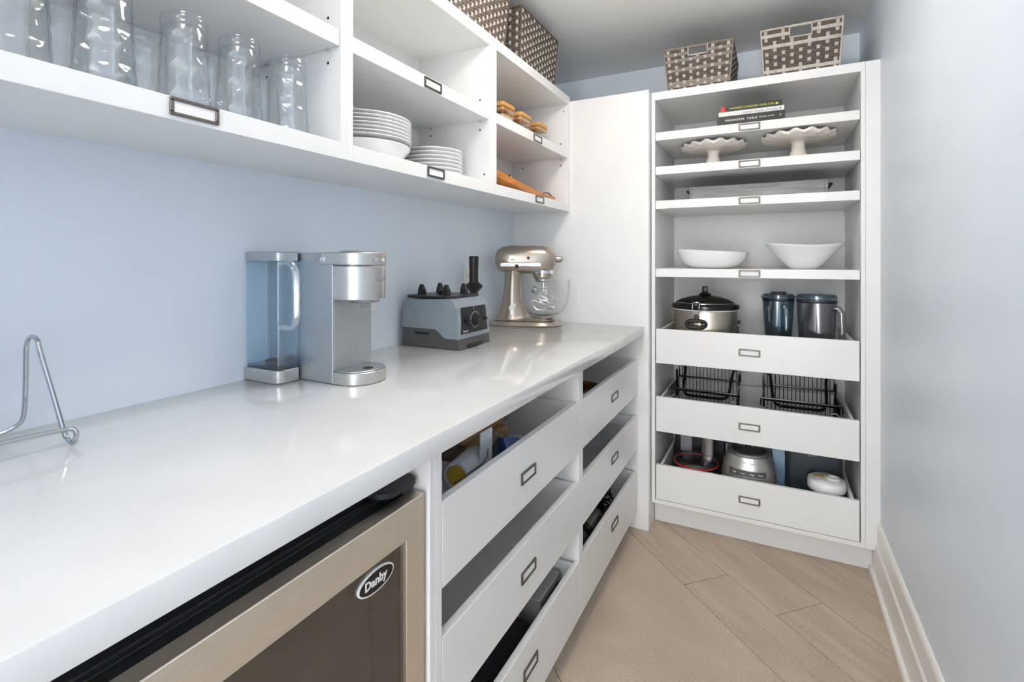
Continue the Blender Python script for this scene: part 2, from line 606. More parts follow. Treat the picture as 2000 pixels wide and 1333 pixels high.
# ================================================================== WINE COOLER
fr = thing('wine_cooler', 'undercounter wine cooler with stainless steel door frame and dark glass', 'fridge', (-.86, .445, 0), world_coords=True)
fy0, fy1, fx = .165, .7255, -.55
b = MB()
b.box(-1.15, -.602, fy0 + .004, fy1 - .004, .80, .809, 0, .002)
b.box(-1.15, -.602, fy0 + .004, fy0 + .03, .03, .80)
b.box(-1.15, -.602, fy1 - .03, fy1 - .004, .03, .80)
b.box(-1.15, -.602, fy0 + .03, fy1 - .03, .03, .06)
b.box(-1.15, -1.12, fy0 + .03, fy1 - .03, .06, .80)
b.build('body', BLACKM, fr)
for yy in (fy0 + .05, fy1 - .05):
    MB().cyl(.018, 0, .03, (-.66, yy), 12).build('foot', BLACK, fr)
    MB().cyl(.018, 0, .03, (-1.10, yy), 12).build('foot', BLACK, fr)
d = MB()
wy0, wy1, wz0, wz1 = fy0 + .049, .677, .16, .7405
ro = lambda x, i: [(x, fy0 + i, .095 + i), (x, fy1 - i, .095 + i), (x, fy1 - i, .8025 - i), (x, fy0 + i, .8025 - i)]
ri_ = lambda x, i: [(x, wy0 - i, wz0 - i), (x, wy1 + i, wz0 - i), (x, wy1 + i, wz1 + i), (x, wy0 - i, wz1 + i)]
d.loft([ro(-.578, 0), ro(fx - .0015, 0), ro(fx, .0015), ri_(fx, .001), ri_(fx - .001, 0), ri_(-.578, 0)], 0, smooth=False, loop=True)
door = d.build('door', STEELH, fr)
MB().loft([ro(-.600, .002), ro(-.5782, .002), ri_(-.5782, 0), ri_(-.600, 0)], 0, smooth=False, loop=True).build('door_gasket', BLACKM, fr)
gk = MB()
for (a0, a1, c0, c1) in ((wy0, wy1, wz1 - .022, wz1), (wy0, wy1, wz0, wz0 + .022), (wy0, wy0 + .005, wz0 + .022, wz1 - .022), (wy1 - .005, wy1, wz0 + .022, wz1 - .022)):
    gk.box(-.576, -.5635, a0, a1, c0, c1)
gk.build('window_gasket', vary(mat('olive_grey_gasket', s2l(92, 90, 78), .4), 20, .05), door)
MB().box(-.562, -.557, wy0, wy1, wz0, wz1).build('glass_pane', FRIDGEGL, door)
inn = MB().box(-.605, -.602, fy0 + .03, fy1 - .03, .06, .80)
inn.build('interior', FRIDGEIN, fr)
for zz in (.62, .50, .38, .26):
    MB().box(-.6019, -.592, wy0 + .03, wy1 - .03, zz, zz + .012).build('wine_rack', vary(mat('dark_rack', s2l(70, 62, 54), .5), 20, .1), fr)
hg = MB()
hg.slab(rrect(-.70, -.566, .642, .7335, (.004, .030, .018, .004), 6), .8130, .8275, 0, .003)
hg.cyl(.009, .8025, .8135, (-.583, .7120), 14)
hg.build('hinge', BLACKM, fr)
# oval name badge
bd = MB()
E = [(math.cos(2 * PI * i / 40), math.sin(2 * PI * i / 40)) for i in range(40)]
bd.loft([[(fx - .0068, .609 + .0405 * s_ * c, .712 + .0185 * s_ * s) for c, s in E] for s_ in (1.0,)] + [[(fx - .004, .609 + .0405 * c, .712 + .0185 * s) for c, s in E], [(fx - .003, .609 + .0385 * c, .712 + .0165 * s) for c, s in E], [(fx - .0036, .609 + .0375 * c, .712 + .0155 * s) for c, s in E]], 0, True, False)
bdo = bd.build('badge', mat('silver_badge_edge', (.78, .78, .78), .25, .3), door)
MB().loft([[(fx - .0042, .609 + .0376 * c, .712 + .0156 * s) for c, s in E], [(fx - .0034, .609 + .0376 * c, .712 + .0156 * s) for c, s in E]], 0).build('badge_face', BLACKG, door)
text('badge_lettering', 'Danby', .0190, OFFW, door, Vector((fx - .0032, .607, .7125)) - Vector(fr.location), FACE_X, .0004, 1.0, bold=.0005)

# ================================================================== END PANEL
ep = MB().box(XW, -.496, 2.290, 2.3345, 0, 1.975, 0, .0012).build('end_panel', WHITE)
MB().box(-.516, -.496, 2.3345, 2.408, 0, .1115).build('return_strip', WHITE, ep)
tag(ep, 'tall plain white end panel between countertop and tall shelf cabinet', 'panel')

# ================================================================== TALL CABINET
TY, TB = 2.335, 2.83
tb = (-.07, 2.58, 0)
tc_ = thing('tall_cabinet', 'tall white shelf cabinet with four shelves and three open drawers', 'cabinet', tb, world_coords=True)
MB().box(-.494, -.4775, TY, TB, .112, 1.972, 0, .0008).build('side_panel', WHITE, tc_)
MB().box(.2960, .3105, TY, TB, .112, 1.972, 0, .0008).build('side_panel', WHITE, tc_)
MB().box(.3110, XR, TY, TY + .02, .112, 1.972, 0, .0008).build('filler_strip', WHITE, tc_)
MB().box(-.4775, .2960, TY, TB, 1.936, 1.972, 0, .0008).build('top_panel', WHITE, tc_)
MB().box(-.494, .3105, TB, TB + .012, .112, 1.972).build('back_panel', WHITE, tc_)
MB().box(-.4775, .2960, TY, TB, .112, .1295, 0, .0008).build('bottom_panel', WHITE, tc_)
MB().box(-.494, .3415, 2.409, 2.425, 0, .112).build('toe_kick', WHITE, tc_)
for zt in (1.790, 1.635, 1.481, 1.174):
    so = MB().box(-.4755, .2940, TY + .002, TB - .006, zt - .037, zt, 0, .001).build('shelf', WHITE, tc_)
    label_holder(so, tb, (-.0905, TY + .002, zt - .0185), 'y')
for (z0, z1, lz) in ((.7465, .9015, .824), (.4385, .5955, .513), (.1315, .2880, .206)):
    d = MB()
    d.box(-.4735, .2925, TY + .001, TY + .017, z0, z1, 0, .0012)
    zb = z0 + .02
    d.box(-.4575, -.4455, TY + .017, 2.79, zb, z1 - .001)
    d.box(.2645, .2765, TY + .017, 2.79, zb, z1 - .001)
    d.box(-.4455, .2645, 2.778, 2.79, zb, z1 - .012)
    d.box(-.4455, .2645, TY + .017, 2.778, zb, zb + .010)
    do = d.build('drawer', WHITE, tc_)
    label_holder(do, tb, (-.0905, TY + .001, lz), 'y')

# ================================================================== WALL CABINETS
XU = -.870


def wall_cabinet(label, y0, y1, iy0, iy1, labels, holes):
    base = (-1.02, (y0 + y1) / 2, 1.444)
    t = thing('wall_cabinet', label, 'cabinet', base, world_coords=True)
    pl = MB().box(XW, XU, y0, iy0, 1.444, 1.995, 0, .0008).build('side_panel', WHITE, t)
    pr_ = MB().box(XW, XU, iy1, y1, 1.444, 1.995, 0, .0008).build('side_panel', WHITE, t)
    bo = MB().box(XW, XU, iy0, iy1, 1.444, 1.482, 0, .0008).build('bottom_panel', WHITE, t)
    MB().box(XW, XU, iy0, iy1, 1.957, 1.995, 0, .0008).build('top_panel', WHITE, t)
    MB().box(XW, XW + .006, iy0, iy1, 1.482, 1.957).build('back_panel', WHITE, t)
    sh = MB().box(XW + .010, XU - .003, iy0 + .0015, iy1 - .0015, 1.6985, 1.7365, 0, .001).build('shelf', WHITE, t)
    if labels[0]: label_holder(bo, base, (XU, labels[0], 1.466), 'x')
    if labels[1]: label_holder(sh, base, (XU - .003, labels[1], 1.7175), 'x')
    h = MB()
    for (x, z) in holes:
        s0 = len(h.v)
        h.cyl(.0034, 0, .0007, (0, 0), 10)
        h.xf(Matrix.Translation((x, iy1, z)) @ Matrix.Rotation(PI / 2, 4, 'X'), s0)
    ho = h.build('pin_holes', HOLE, pr_)
    ho['kind'] = 'stuff'
    for (x, z) in ((-1.115, 1.6935), (-.905, 1.6935)):
        pg = MB().cyl(.004, 0, .010, (0, 0), 10)
        pg.xf(Matrix.Translation((x, iy1, z)) @ Matrix.Rotation(PI / 2, 4, 'X'))
        pg.build('shelf_peg', CHROME, t)
    return t


stdh = [(-.910, 1.771), (-.910, 1.6674), (-1.1217, 1.6696), (-1.1217, 1.771)]
wall_cabinet('white open wall cabinet holding upside-down glasses', .181, .8590, .200, .8405, (.5145, None), stdh)
wall_cabinet('white open wall cabinet holding white plate stacks', .8592, 1.5415, .8782, 1.5180, (1.2018, 1.192), stdh + [(-.8926, 1.5107)])
wall_cabinet('white open wall cabinet with bamboo-lid canisters beside end panel', 1.5417, 2.2895, 1.5652, 2.2700, (1.933, 1.9205), [(-.9096, 1.7705), (-.9096, 1.6665), (-1.1149, 1.6684), (-.8937, 1.9245)])

# ================================================================== CEILING LIGHT over the aisle, plus an added fill lamp (just outside the view)
for (ly, lab) in ((.10, 'added unseen round frosted fill light nearer the pantry entrance'), (1.36, 'round frosted glass ceiling light over the middle of the aisle')):
    cl = thing('ceiling_light', lab, 'lamp', (-.40, ly, 2.28))
    MB().lathe([(.0, 0), (.165, 0), (.165, -.02), (.155, -.028), (0, -.028)], 40).build('base_plate', TRIM, cl)
    MB().lathe([(.15, -.028), (.152, -.05), (.135, -.085), (.09, -.112), (.04, -.124), (.005, -.126)], 24).build('diffuser', LAMPGL if ly > 1 else LAMPGL_FILL, cl)

# ================================================================== OUTLETS
for (y, z, lab) in ((1.866, 1.122, 'white wall outlet behind the tamper'), (1.262, 1.100, 'white wall outlet half hidden behind the coffee maker')):
    t = thing('wall_outlet', lab, 'outlet', (XW, y, z - .057))
    o = z - (z - .057)
    MB().box(0, .006, -.036, .036, 0, .114, 0, .002).build('cover_plate', TRIM, t)
    for zz in (.034, .080):
        r = MB().box(.006, .0078, -.017, .017, zz - .014, zz + .014, 0, .0015).build('receptacle', TRIM, t)
        MB().box(.0078, .0081, -.009, -.006, zz - .004, zz + .006).box(.0078, .0081, .006, .009, zz - .004, zz + .006).build('slots', HOLE, r)

# ================================================================== COFFEE MAKER
cm = thing('coffee_maker', 'stainless steel single-cup coffee maker with clear water reservoir', 'coffee maker', (-1.02, .95, .914), world_coords=True)
z0 = .914
# water reservoir on the left side
rz = rrect(-1.176, -1.052, .818, .8815, (.004, .022, .006, .004), 6)
MB().slab(rz, z0 + .001, z0 + .033, 0, .002).build('reservoir_base', STEEL, cm)
MB().slab(rrect(-1.173, -1.056, .822, .8800, (.004, .020, .006, .004), 6), z0 + .033, z0 + .041, 0, .002).build('reservoir_foot', SMOKE, cm)
rs = MB()
outer = rrect(-1.176, -1.054, .820, .8800, (.004, .020, .006, .004), 6)
inner = rrect(-1.1735, -1.0565, .8225, .8775, (.003, .018, .005, .003), 6)
rs.loft([[(x, y, z0 + .041) for x, y in outer], [(x, y, z0 + .296) for x, y in outer], [(x, y, z0 + .296) for x, y in inner], [(x, y, z0 + .044) for x, y in inner]], 0)
res = rs.build('reservoir', RESERV, cm)
MB().slab(outer, z0 + .2965, z0 + .320, 0, .002).build('reservoir_lid', SATIN, cm)
path = [(-1.060, .833, z0 + .292), (-1.040, .833, z0 + .294), (-1.020, .833, z0 + .288), (-1.009, .833, z0 + .270), (-1.0065, .833, z0 + .22), (-1.0065, .833, z0 + .168), (-1.009, .833, z0 + .150), (-1.020, .833, z0 + .139), (-1.040, .833, z0 + .136), (-1.060, .833, z0 + .137)]
MB().tube(path, .0085, 10).build('reservoir_handle', HANDLE, cm)
MB().lathe([(.0, 0), (.016, 0), (.017, .004), (.012, .009), (.004, .011), (0, .011)], 18, (-1.115, .85, z0 + .0445)).build('valve', BLACK, cm)
# body column
MB().slab(rrect(-1.176, -.943, .884, 1.016, (.012, .003, .003, .012), 4), z0 + .001, z0 + .3185, 0, .002).build('body', SATIN, cm)
MB().box(-.9428, -.9405, .8865, 1.0135, z0 + .032, z0 + .205, 0, .0004).build('cup_recess', SATIN, cm)
# brew head: rounded front
hp = rrect(-.9425, -.8600, .884, 1.016, (.001, .062, .062, .001), 12)
MB().slab(hp, z0 + .204, z0 + .2855, 0, .0015).build('brew_head', STEEL, cm)
MB().slab(rrect(-.9900, -.8590, .8825, 1.0175, (.014, .062, .062, .014), 12), z0 + .2875, z0 + .3195, 0, .003).build('lid', STEEL, cm)
MB().slab(rrect(-.965, -.880, .905, .995, .035, 8), z0 + .3195, z0 + .3235, 0, .001, .006).build('lid_cap', SATIN, cm)
lh = MB()
arc = [(-.922 + .0645 * math.cos(a), .95 + .0690 * math.sin(a)) for a in [math.radians(-12 + 70 * i / 12) for i in range(13)]]
arc2 = [(-.922 + .0600 * math.cos(a), .95 + .0645 * math.sin(a)) for a in [math.radians(-12 + 70 * i / 12) for i in range(13)]]
lh.loft([[(x, y, z0 + .297) for x, y in arc2], [(x, y, z0 + .297) for x, y in arc], [(x, y, z0 + .305) for x, y in arc], [(x, y, z0 + .305) for x, y in arc2]], 0, False, False, True, False, True)
lh.build('lid_handle', CHROME, cm)
pv = MB().cyl(.0085, 0, .003, (0, 0), 20, 0, .0006)
pv.xf(Matrix.Translation((-.974, .8828, z0 + .3005)) @ Matrix.Rotation(PI / 2, 4, 'X'))
pv.build('pivot_cap', CHROME, cm)
MB().lathe([(.0, .204), (.036, .204), (.034, .196), (.012, .192), (.010, .184), (0, .184)], 24, (-.902, .95, z0)).build('spout', SMOKE2, cm)
kt = text('lettering', 'KEURIG', .0150, GREYL, cm, (0, 0, 0), (0, 0, 0), .0006, 1.0, 'LEFT')
for v in kt.data.vertices:
    a = math.radians(-8) + v.co.x * 1.1 / .064
    r = .0625 + v.co.z
    v.co = Vector((-.922 + r * math.cos(a), .95 + (r + .004) * math.sin(a), z0 + .252 + v.co.y)) - Vector(cm.location)
kt.data.update()
# drip tray
dp = rrect(-.9425, -.8590, .884, 1.016, (.001, .060, .060, .001), 12)
MB().slab(dp, z0 + .001, z0 + .030, 0, .0015).build('drip_tray', STEEL, cm)
dg = rrect(-.9395, -.8630, .888, 1.012, (.001, .056, .056, .001), 12)
MB().slab(dg, z0 + .030, z0 + .0335, 0, .001).build('drip_grid', SATIN, cm)
MB().lathe([(0, 0), (.013, 0), (.013, .0006), (0, .0006)], 18, (-.893, .95, z0 + .0335)).build('drip_hole', HOLE, cm)

# ================================================================== BLENDER BASE
bl = thing('countertop_blender', 'grey countertop blender motor base with black control panel', 'blender', (-1.035, 1.50, .914), world_coords=True)
z0 = .914


def yring(poly_xz, y):
    return [(x, y, z) for x, z in poly_xz]


# dark lower skirt: side outline, straight across in Y
skirt = [(-1.157, z0 + .002), (-.919, z0 + .002), (-.9215, z0 + .036), (-.975, z0 + .037), (-.985, z0 + .042), (-1.005, z0 + .060), (-1.018, z0 + .066), (-1.150, z0 + .066)]
MB().prism(skirt, 'y', 1.400, 1.600).build('lower_housing', DARKGREY, bl)
# foot notch under the front
MB().box(-.9192, -.9175, 1.450, 1.550, z0 + .002, z0 + .015).build('front_vent', BLACK, bl)
sv = MB()
sv.box(-1.100, -1.042, 1.3985, 1.4000, z0 + .044, z0 + .054)
sv.build('side_vent', BLACK, bl)
# upper shell
shell_b = [(-1.1575, z0 + .066), (-1.017, z0 + .066), (-1.004, z0 + .060), (-.984, z0 + .042), (-.974, z0 + .0372), (-.9212, z0 + .0362)]
out_l = shell_b + [(-.923, z0 + .095), (-.928, z0 + .136), (-.940, z0 + .160), (-.955, z0 + .1695), (-1.135, z0 + .1625), (-1.148, z0 + .150)]
rings = []
for (y, s_) in ((1.405, .965), (1.3985, 1.0), (1.3985, 1.0), (1.6015, 1.0), (1.6015, 1.0), (1.595, .965)):
    rings.append((y, s_))
MB().prism(out_l, 'y', 1.3985, 1.6015).build('upper_housing', BLUEGREY, bl)
# top plate with four posts
MB().slab(rrect(-1.150, -.952, 1.404, 1.596, .022, 6), z0 + .168, z0 + .1775, 0, .003).build('top_plate', BLACK, bl)
for (px, py) in ((-1.105, 1.445), (-1.105, 1.555), (-1.000, 1.445), (-1.000, 1.555)):
    MB().loft([[(px - .011, py - .011, z0 + .1775), (px + .011, py - .011, z0 + .1775), (px + .011, py + .011, z0 + .1775), (px - .011, py + .011, z0 + .1775)],
               [(px - .010, py - .009, z0 + .195), (px + .010, py - .009, z0 + .195), (px + .010, py + .009, z0 + .195), (px - .010, py + .009, z0 + .195)],
               [(px - .006, py - .005, z0 + .214), (px + .003, py - .005, z0 + .214), (px + .003, py + .005, z0 + .214), (px - .006, py + .005, z0 + .214)]], 0, smooth=False).build('jar_post', BLACK, bl)
MB().cyl(.017, z0 + .1775, z0 + .194, (-1.052, 1.50), 16, 0, .003).build('drive_socket', BLACK, bl)
# control panel on the front
cp = MB()
cp.add([(-.9222, 1.414, z0 + .052), (-.9222, 1.586, z0 + .052), (-.9272, 1.578, z0 + .140), (-.9272, 1.422, z0 + .140),
        (-.9195, 1.414, z0 + .052), (-.9195, 1.586, z0 + .052), (-.9245, 1.578, z0 + .140), (-.9245, 1.422, z0 + .140)],
       [(0, 1, 2, 3), (4, 5, 6, 7), (0, 1, 5, 4), (1, 2, 6, 5), (2, 3, 7, 6), (3, 0, 4, 7)])
cpo = cp.build('control_panel', BLACK, bl)
kn = MB()
kn.lathe([(0, 0), (.026, 0), (.026, .004), (.020, .006), (.018, .018), (.016, .020), (0, .020)], 28)
kn.box(-.004, .004, -.0185, .0185, .018, .026, 0, .002)
kn.xf(Matrix.Translation((-.9215, 1.500, z0 + .094)) @ Matrix.Rotation(PI / 2, 4, 'Y'))
kn.build('dial', BLACK, bl)
ri = MB().lathe([(.0262, 0), (.0285, 0), (.0285, .0035), (.0262, .0035)], 28, loop=True)
ri.xf(Matrix.Translation((-.9213, 1.500, z0 + .094)) @ Matrix.Rotation(PI / 2, 4, 'Y'))
ri.build('dial_ring', SATIN, bl)
for yy in (1.448, 1.556):
    sw = MB().box(-.9235, -.9080, yy - .014, yy + .014, z0 + .088, z0 + .096, 0, .002, 2)
    sw.build('toggle_switch', BLACKG, bl)
text('scale_marks', '6\n5', .010, OFFW, bl, Vector((-.9240, 1.50, z0 + .134)) - Vector(bl.location), FACE_X, .0002)
text('lettering', 'Vitamix', .0105, OFFW, bl, Vector((-.9192, 1.440, z0 + .060)) - Vector(bl.location), FACE_X, .0002)

# ================================================================== TAMPER
tp = thing('blender_tamper', 'black plastic blender tamper standing upright behind the blender', 'tamper', (-1.105, 1.793, .914))
MB().lathe([(0, .003), (.020, .003), (.020, .010), (.0165, .016), (.0165, .165), (0, .165)], 20).build('stem', BLACK, tp)
MB().lathe([(.0165, .165), (.022, .172), (.036, .186), (.0365, .193), (.030, .200), (.021, .206)], 28).build('collar', BLACK, tp)
MB().lathe([(.020, .2055), (.019, .215), (.0185, .25), (.020, .29), (.0205, .312), (.018, .3155), (0, .3155)], 24).build('handle', BLACK, tp)
MB().lathe([(0, 0), (.03, 0), (.03, .003), (0, .003)], 24).build('foot', BLACK, tp)

# ================================================================== STAND MIXER
mxr = thing('stand_mixer', 'champagne metallic stand mixer with glass bowl on the countertop', 'stand mixer', (-1.02, 2.09, .914), math.atan2(.13, .28))


def ell(cx, cz, hw, hh, x, n=20, sq=2.0):
    ring = []
    for i in range(n):
        a = 2 * PI * i / n
        c, s = math.cos(a), math.sin(a)
        ring.append((x, hw * math.copysign(abs(c) ** (2 / sq), c), cz + hh * math.copysign(abs(s) ** (2 / sq), s)))
    return ring


# head: superelliptic sections along local x
head = MB()
secs = [(-.131, .300, .012, .012), (-.128, .300, .028, .030), (-.118, .300, .042, .048), (-.095, .301, .050, .060), (-.060, .302, .054, .0635), (-.01, .3005, .055, .0645), (.05, .2995, .055, .0650),
        (.088, .299, .054, .0645), (.112, .297, .051, .060), (.130, .296, .044, .050), (.142, .298, .033, .036), (.148, .300, .022, .022)]
head.loft([ell(0, cz, hw, hh, x, 24, 2.5) for (x, cz, hw, hh) in secs], 0)
head.lathe([(.0, .236), (.046, .236), (.046, .222), (.040, .214), (0, .214)], 28, (.088, 0, 0))
head.build('motor_head', CHAMP, mxr)
MB().lathe([(.0465, .237), (.0485, .237), (.0485, .252), (.0465, .252)], 28, (.088, 0, 0), loop=True).build('head_ring', CHROME, mxr)
MB().lathe([(0, .214), (.034, .214), (.036, .206), (.030, .198), (0, .198)], 24, (.088, 0, 0)).build('planetary_hub', SATIN, mxr)
hb = MB().cyl(.0165, 0, .028, (0, 0), 20, 0, .002)
hb.xf(Matrix.Translation((.143, 0, .303)) @ Matrix.Rotation(PI / 2, 4, 'Y'))
hbo = hb.build('attachment_hub', CHAMP, mxr)
hk = MB().lathe([(0, 0), (.013, 0), (.0145, .004), (.011, .012), (0, .013)], 12)
hk.xf(Matrix.Translation((.171, 0, .303)) @ Matrix.Rotation(PI / 2, 4, 'Y'))
hk.build('hub_knob', CHROME, hbo)
bn = MB()
for sgn in (-1, 1):
    bn.box(-.098, .080, sgn * .0515 - .004, sgn * .0515 + .004, .2690, .2870, 0, .0015)
bno = bn.build('trim_band', SATIN, mxr)
MB().box(-.105, -.09, -.0530, .0530, .2690, .2870, 0, .003).build('trim_band_end', SATIN, mxr)
text('lettering', 'KitchenAid', .0095, GREYL, mxr, (-.075, -.0558, .2775), FACE_Y, .0001)
text('speed_marks', '2 4 6 8 10', .009, GREYL, mxr, (.012, -.0558, .2825), FACE_Y, .0001)
lv = MB().box(-.016, .028, -.0572, -.0552, .2690, .2712)
s0 = len(lv.v)
lv.lathe([(0, 0), (.008, 0), (.009, .006), (.006, .012), (0, .013)], 14)
lv.xf(Matrix.Translation((-.030, -.0555, .2705)) @ Matrix.Rotation(PI / 2, 4, 'X'), s0)
lv.build('speed_lever', BLACK, mxr)
lk = MB().lathe([(0, 0), (.007, 0), (.0065, .006), (0, .007)], 14)
lk.xf(Matrix.Translation((.022, -.0535, .308)) @ Matrix.Rotation(PI / 2, 4, 'X'))
lk.build('lock_knob', BLACK, mxr)
# stickers on the head and column
st = MB()
st.add([(-.078, -.0545, .318), (-.068, -.0545, .322), (-.064, -.0545, .306), (-.070, -.0547, .302), (-.076, -.0547, .309)], [(0, 1, 2, 3, 4)])
st.add([(-.060, -.0547, .300), (-.040, -.0549, .305), (-.041, -.0549, .299), (-.056, -.0549, .294)], [(0, 1, 2, 3)])
st.build('stickers', OFFW, mxr)['kind'] = 'stuff'
# column and foot
col_ = MB()
cs = [(-.048, .052, .070, .042), (-.050, .10, .052, .038), (-.050, .15, .043, .036), (-.049, .20, .039, .036), (-.048, .235, .041, .038), (-.046, .250, .045, .040)]
rings = [[(cx + hx_ * math.cos(2 * PI * i / 24), hy_ * math.sin(2 * PI * i / 24), z) for i in range(24)] for (cx, z, hx_, hy_) in [(-.040, .030, .092, .050), (-.046, .040, .080, .046)] + cs]
col_.loft(rings, 0)
col_.build('column', CHAMP, mxr)
ft = MB()
pl = []
for i in range(44):
    a = 2 * PI * i / 44
    c, s = math.cos(a), math.sin(a)
    x = .010 + .172 * math.copysign(abs(c) ** .75, c)
    w = .072 + .030 * (1 + math.tanh((x - .03) / .05)) / 2
    pl.append((x, w * math.copysign(abs(s) ** .8, s)))
ft.slab(pl, .001, .022, 0, .006, .004)
ft.slab([(x * .82 - .004, y * .80) for x, y in pl], .022, .036, 0, .004, .014)
ft.build('foot', CHAMP, mxr)
MB().lathe([(0, .036), (.050, .036), (.052, .041), (.044, .046), (0, .046)], 28, (.092, 0, 0)).build('bowl_clamp', STEEL, mxr)
bw = MB()
po = [(.044, .046), (.070, .052), (.094, .072), (.110, .105), (.1175, .150), (.119, .205)]
pi_ = [(.1165, .205), (.115, .150), (.1075, .106), (.092, .074), (.068, .055), (.030, .050)]
bw.lathe(po + [(.1205, .208), (.118, .209)] + pi_, 44, (.092, 0, 0))
bwl = bw.build('bowl', BOWLGL, mxr)
MB().tube([(.205, -.03, .190), (.232, -.037, .190), (.248, -.041, .176), (.252, -.042, .140), (.246, -.041, .112), (.228, -.036, .090), (.200, -.030, .080)], .0085, 10, sq=.7).build('bowl_handle', BOWLGL, bwl)
MB().box(.086, .094, -.004, .004, .150, .198, 0, .002).build('beater_shaft', CHROME, mxr)
stc = MB()
stc.add([(-.064, -.0420, .072), (-.046, -.0425, .075), (-.036, -.0420, .085), (-.034, -.0412, .100), (-.040, -.0405, .104), (-.045, -.0412, .096), (-.060, -.0410, .094), (-.066, -.0415, .085)], [tuple(range(8))])
stc.xf(Matrix.Translation((0, -.0035, 0)))
stc.build('sticker', OFFW, mxr)

# loose whisk and beaters lying in the bowl
M3 = Matrix.Translation((-1.02, 2.09, .914)) @ Matrix.Rotation(math.atan2(.13, .28), 4, 'Z')
wk = thing('wire_whisk', 'balloon wire whip attachment lying inside the glass mixer bowl', 'whisk', M3 @ Vector((.092, 0, .060)), math.atan2(.13, .28))
tilt = Matrix.Translation((-.052, -.03, .108)) @ Matrix.Rotation(math.radians(118), 4, 'Y') @ Matrix.Rotation(.3, 4, 'X')
hub = MB().lathe([(0, 0), (.014, 0), (.016, .004), (.016, .020), (.010, .024), (0, .024)], 18)
hub.xf(tilt)
hub.build('hub', SATIN, wk)
for j in range(6):
    a = PI * j / 6
    pth = []
    for i in range(17):
        t = i / 16
        ang = PI * t
        rr = .040 * math.sin(ang) ** .8 * (1 if t <= .5 else -1) if 0 < t < 1 else 0
        # loop down and back
    pth = []
    for i in range(25):
        t = -1 + 2 * i / 24
        r = .040 * math.copysign(abs(math.sin(PI / 2 * t * 1.0)) if abs(t) < .7 else 1.0 * (1 - ((abs(t) - .7) / .3) ** 2 * .82), t)
        z = .022 + .108 * (1 - abs(t) ** 2.2)
        pth.append(tilt @ Vector((r * math.cos(a), r * math.sin(a), z)))
    MB().tube(pth, .0013, 6).build('wire_loop', CHROME, wk)
bt = thing('flat_beater', 'flat metal beater attachment at the bottom of the mixer bowl', 'beater', M3 @ Vector((.092, 0, .060)), math.atan2(.13, .28))
tl2 = Matrix.Translation((.048, .012, .018)) @ Matrix.Rotation(math.radians(-70), 4, 'Y') @ Matrix.Rotation(.5, 4, 'Z')
bh = MB().lathe([(0, 0), (.012, 0), (.012, .026), (.009, .030), (0, .030)], 16)
bh.xf(tl2)
bh.build('socket', SATIN, bt)
lp = [Vector((.008, 0, .03)), Vector((.030, 0, .045)), Vector((.036, 0, .075)), Vector((.020, 0, .100)), Vector((0, 0, .108)), Vector((-.020, 0, .100)), Vector((-.036, 0, .075)), Vector((-.030, 0, .045)), Vector((-.008, 0, .03))]
MB().tube([tl2 @ p for p in lp], .003, 6, sq=1.6).tube([tl2 @ Vector((0, 0, .03)), tl2 @ Vector((0, 0, .108))], .0025, 6).build('paddle', STEEL, bt)
# ================================================================== CHROME EASEL
ea = thing('wire_easel', 'chrome wire book easel near the wall at the end of the counter', 'easel', (-1.09, .30, .914), world_coords=True)
for sgn in (1, -1):
    yy = lambda v: .30 + sgn * (v - .30)
    pth = [(-1.155, yy(.30), .921), (-1.155, yy(.335), .921), (-1.1535, yy(.362), .923), (-1.150, yy(.380), .931), (-1.1455, yy(.388), .947), (-1.1435, yy(.390), 1.00), (-1.142, yy(.390), 1.055), (-1.138, yy(.390), 1.073), (-1.127, yy(.390), 1.083), (-1.112, yy(.390), 1.0845), (-1.099, yy(.390), 1.079), (-1.090, yy(.390), 1.062), (-1.060, yy(.395), .997), (-1.036, yy(.398), .947), (-1.030, yy(.399), .934), (-1.026, yy(.401), .924), (-1.016, yy(.403), .9185), (-1.008, yy(.405), .922), (-1.006, yy(.406), .933), (-1.010, yy(.404), .9395), (-1.014, yy(.396), .941), (-1.015, yy(.36), .9425), (-1.015, yy(.30), .944)]
    P = [Vector(p) for p in pth]
    # subdivide for smooth bends
    Q = []
    for i in range(len(P) - 1):
        p0, p1, p2, p3 = P[max(i - 1, 0)], P[i], P[i + 1], P[min(i + 2, len(P) - 1)]
        for s_ in range(4):
            t = s_ / 4
            Q.append(.5 * ((2 * p1) + (p2 - p0) * t + (2 * p0 - 5 * p1 + 4 * p2 - p3) * t * t + (3 * p1 - p0 - 3 * p2 + p3) * t ** 3))
    Q.append(P[-1])
    MB().tube(Q, .0037, 10).build('wire_leg', CHROME_DK, ea)

# ================================================================== TUMBLERS
def tumbler_mesh():
    mb = MB()
    H, R0, R1 = .165, .0435, .0350
    def outer(r, z, a):
        # staggered hammered dimples
        row = z / .026
        ph = (int(row) % 2) * .5
        u = (a / (2 * PI) * 9 + ph) % 1.0 - .5
        w = (row % 1.0) - .5
        fade = max(0.0, min(1.0, (z - .006) / .012)) * max(0.0, min(1.0, (.142 - z) / .010))
        d = max(0.0, 1 - (u * u + w * w) * 4.2)
        return (r - .0028 * d * fade, z)
    prof = []
    n = 34
    for i in range(n + 1):
        z = .0005 + (.146 - .0005) * i / n
        t = z / H
        prof.append((R0 + (R1 - R0) * t ** .85, z))
    prof += [(.0352, .149), (.0366, .152), (.0366, .156), (.0352, .159), (.0346, .163), (.0320, .165), (.015, .1640), (.002, .1635)]
    prof_in = [(.002, .146), (.026, .146), (.0315, .142)] + [(R0 + (R1 - R0) * (z / H) ** .85 - .0028, z) for z in (.13, .10, .07, .04, .015, .0005)]
    mb.lathe(prof + prof_in, 54, rfun=lambda r, z, a: outer(r, z, a) if r > .0318 + .0 and z < .145 and r > R0 + (R1 - R0) * (z / H) ** .85 - .001 else (r, z), loop=True)
    return mb


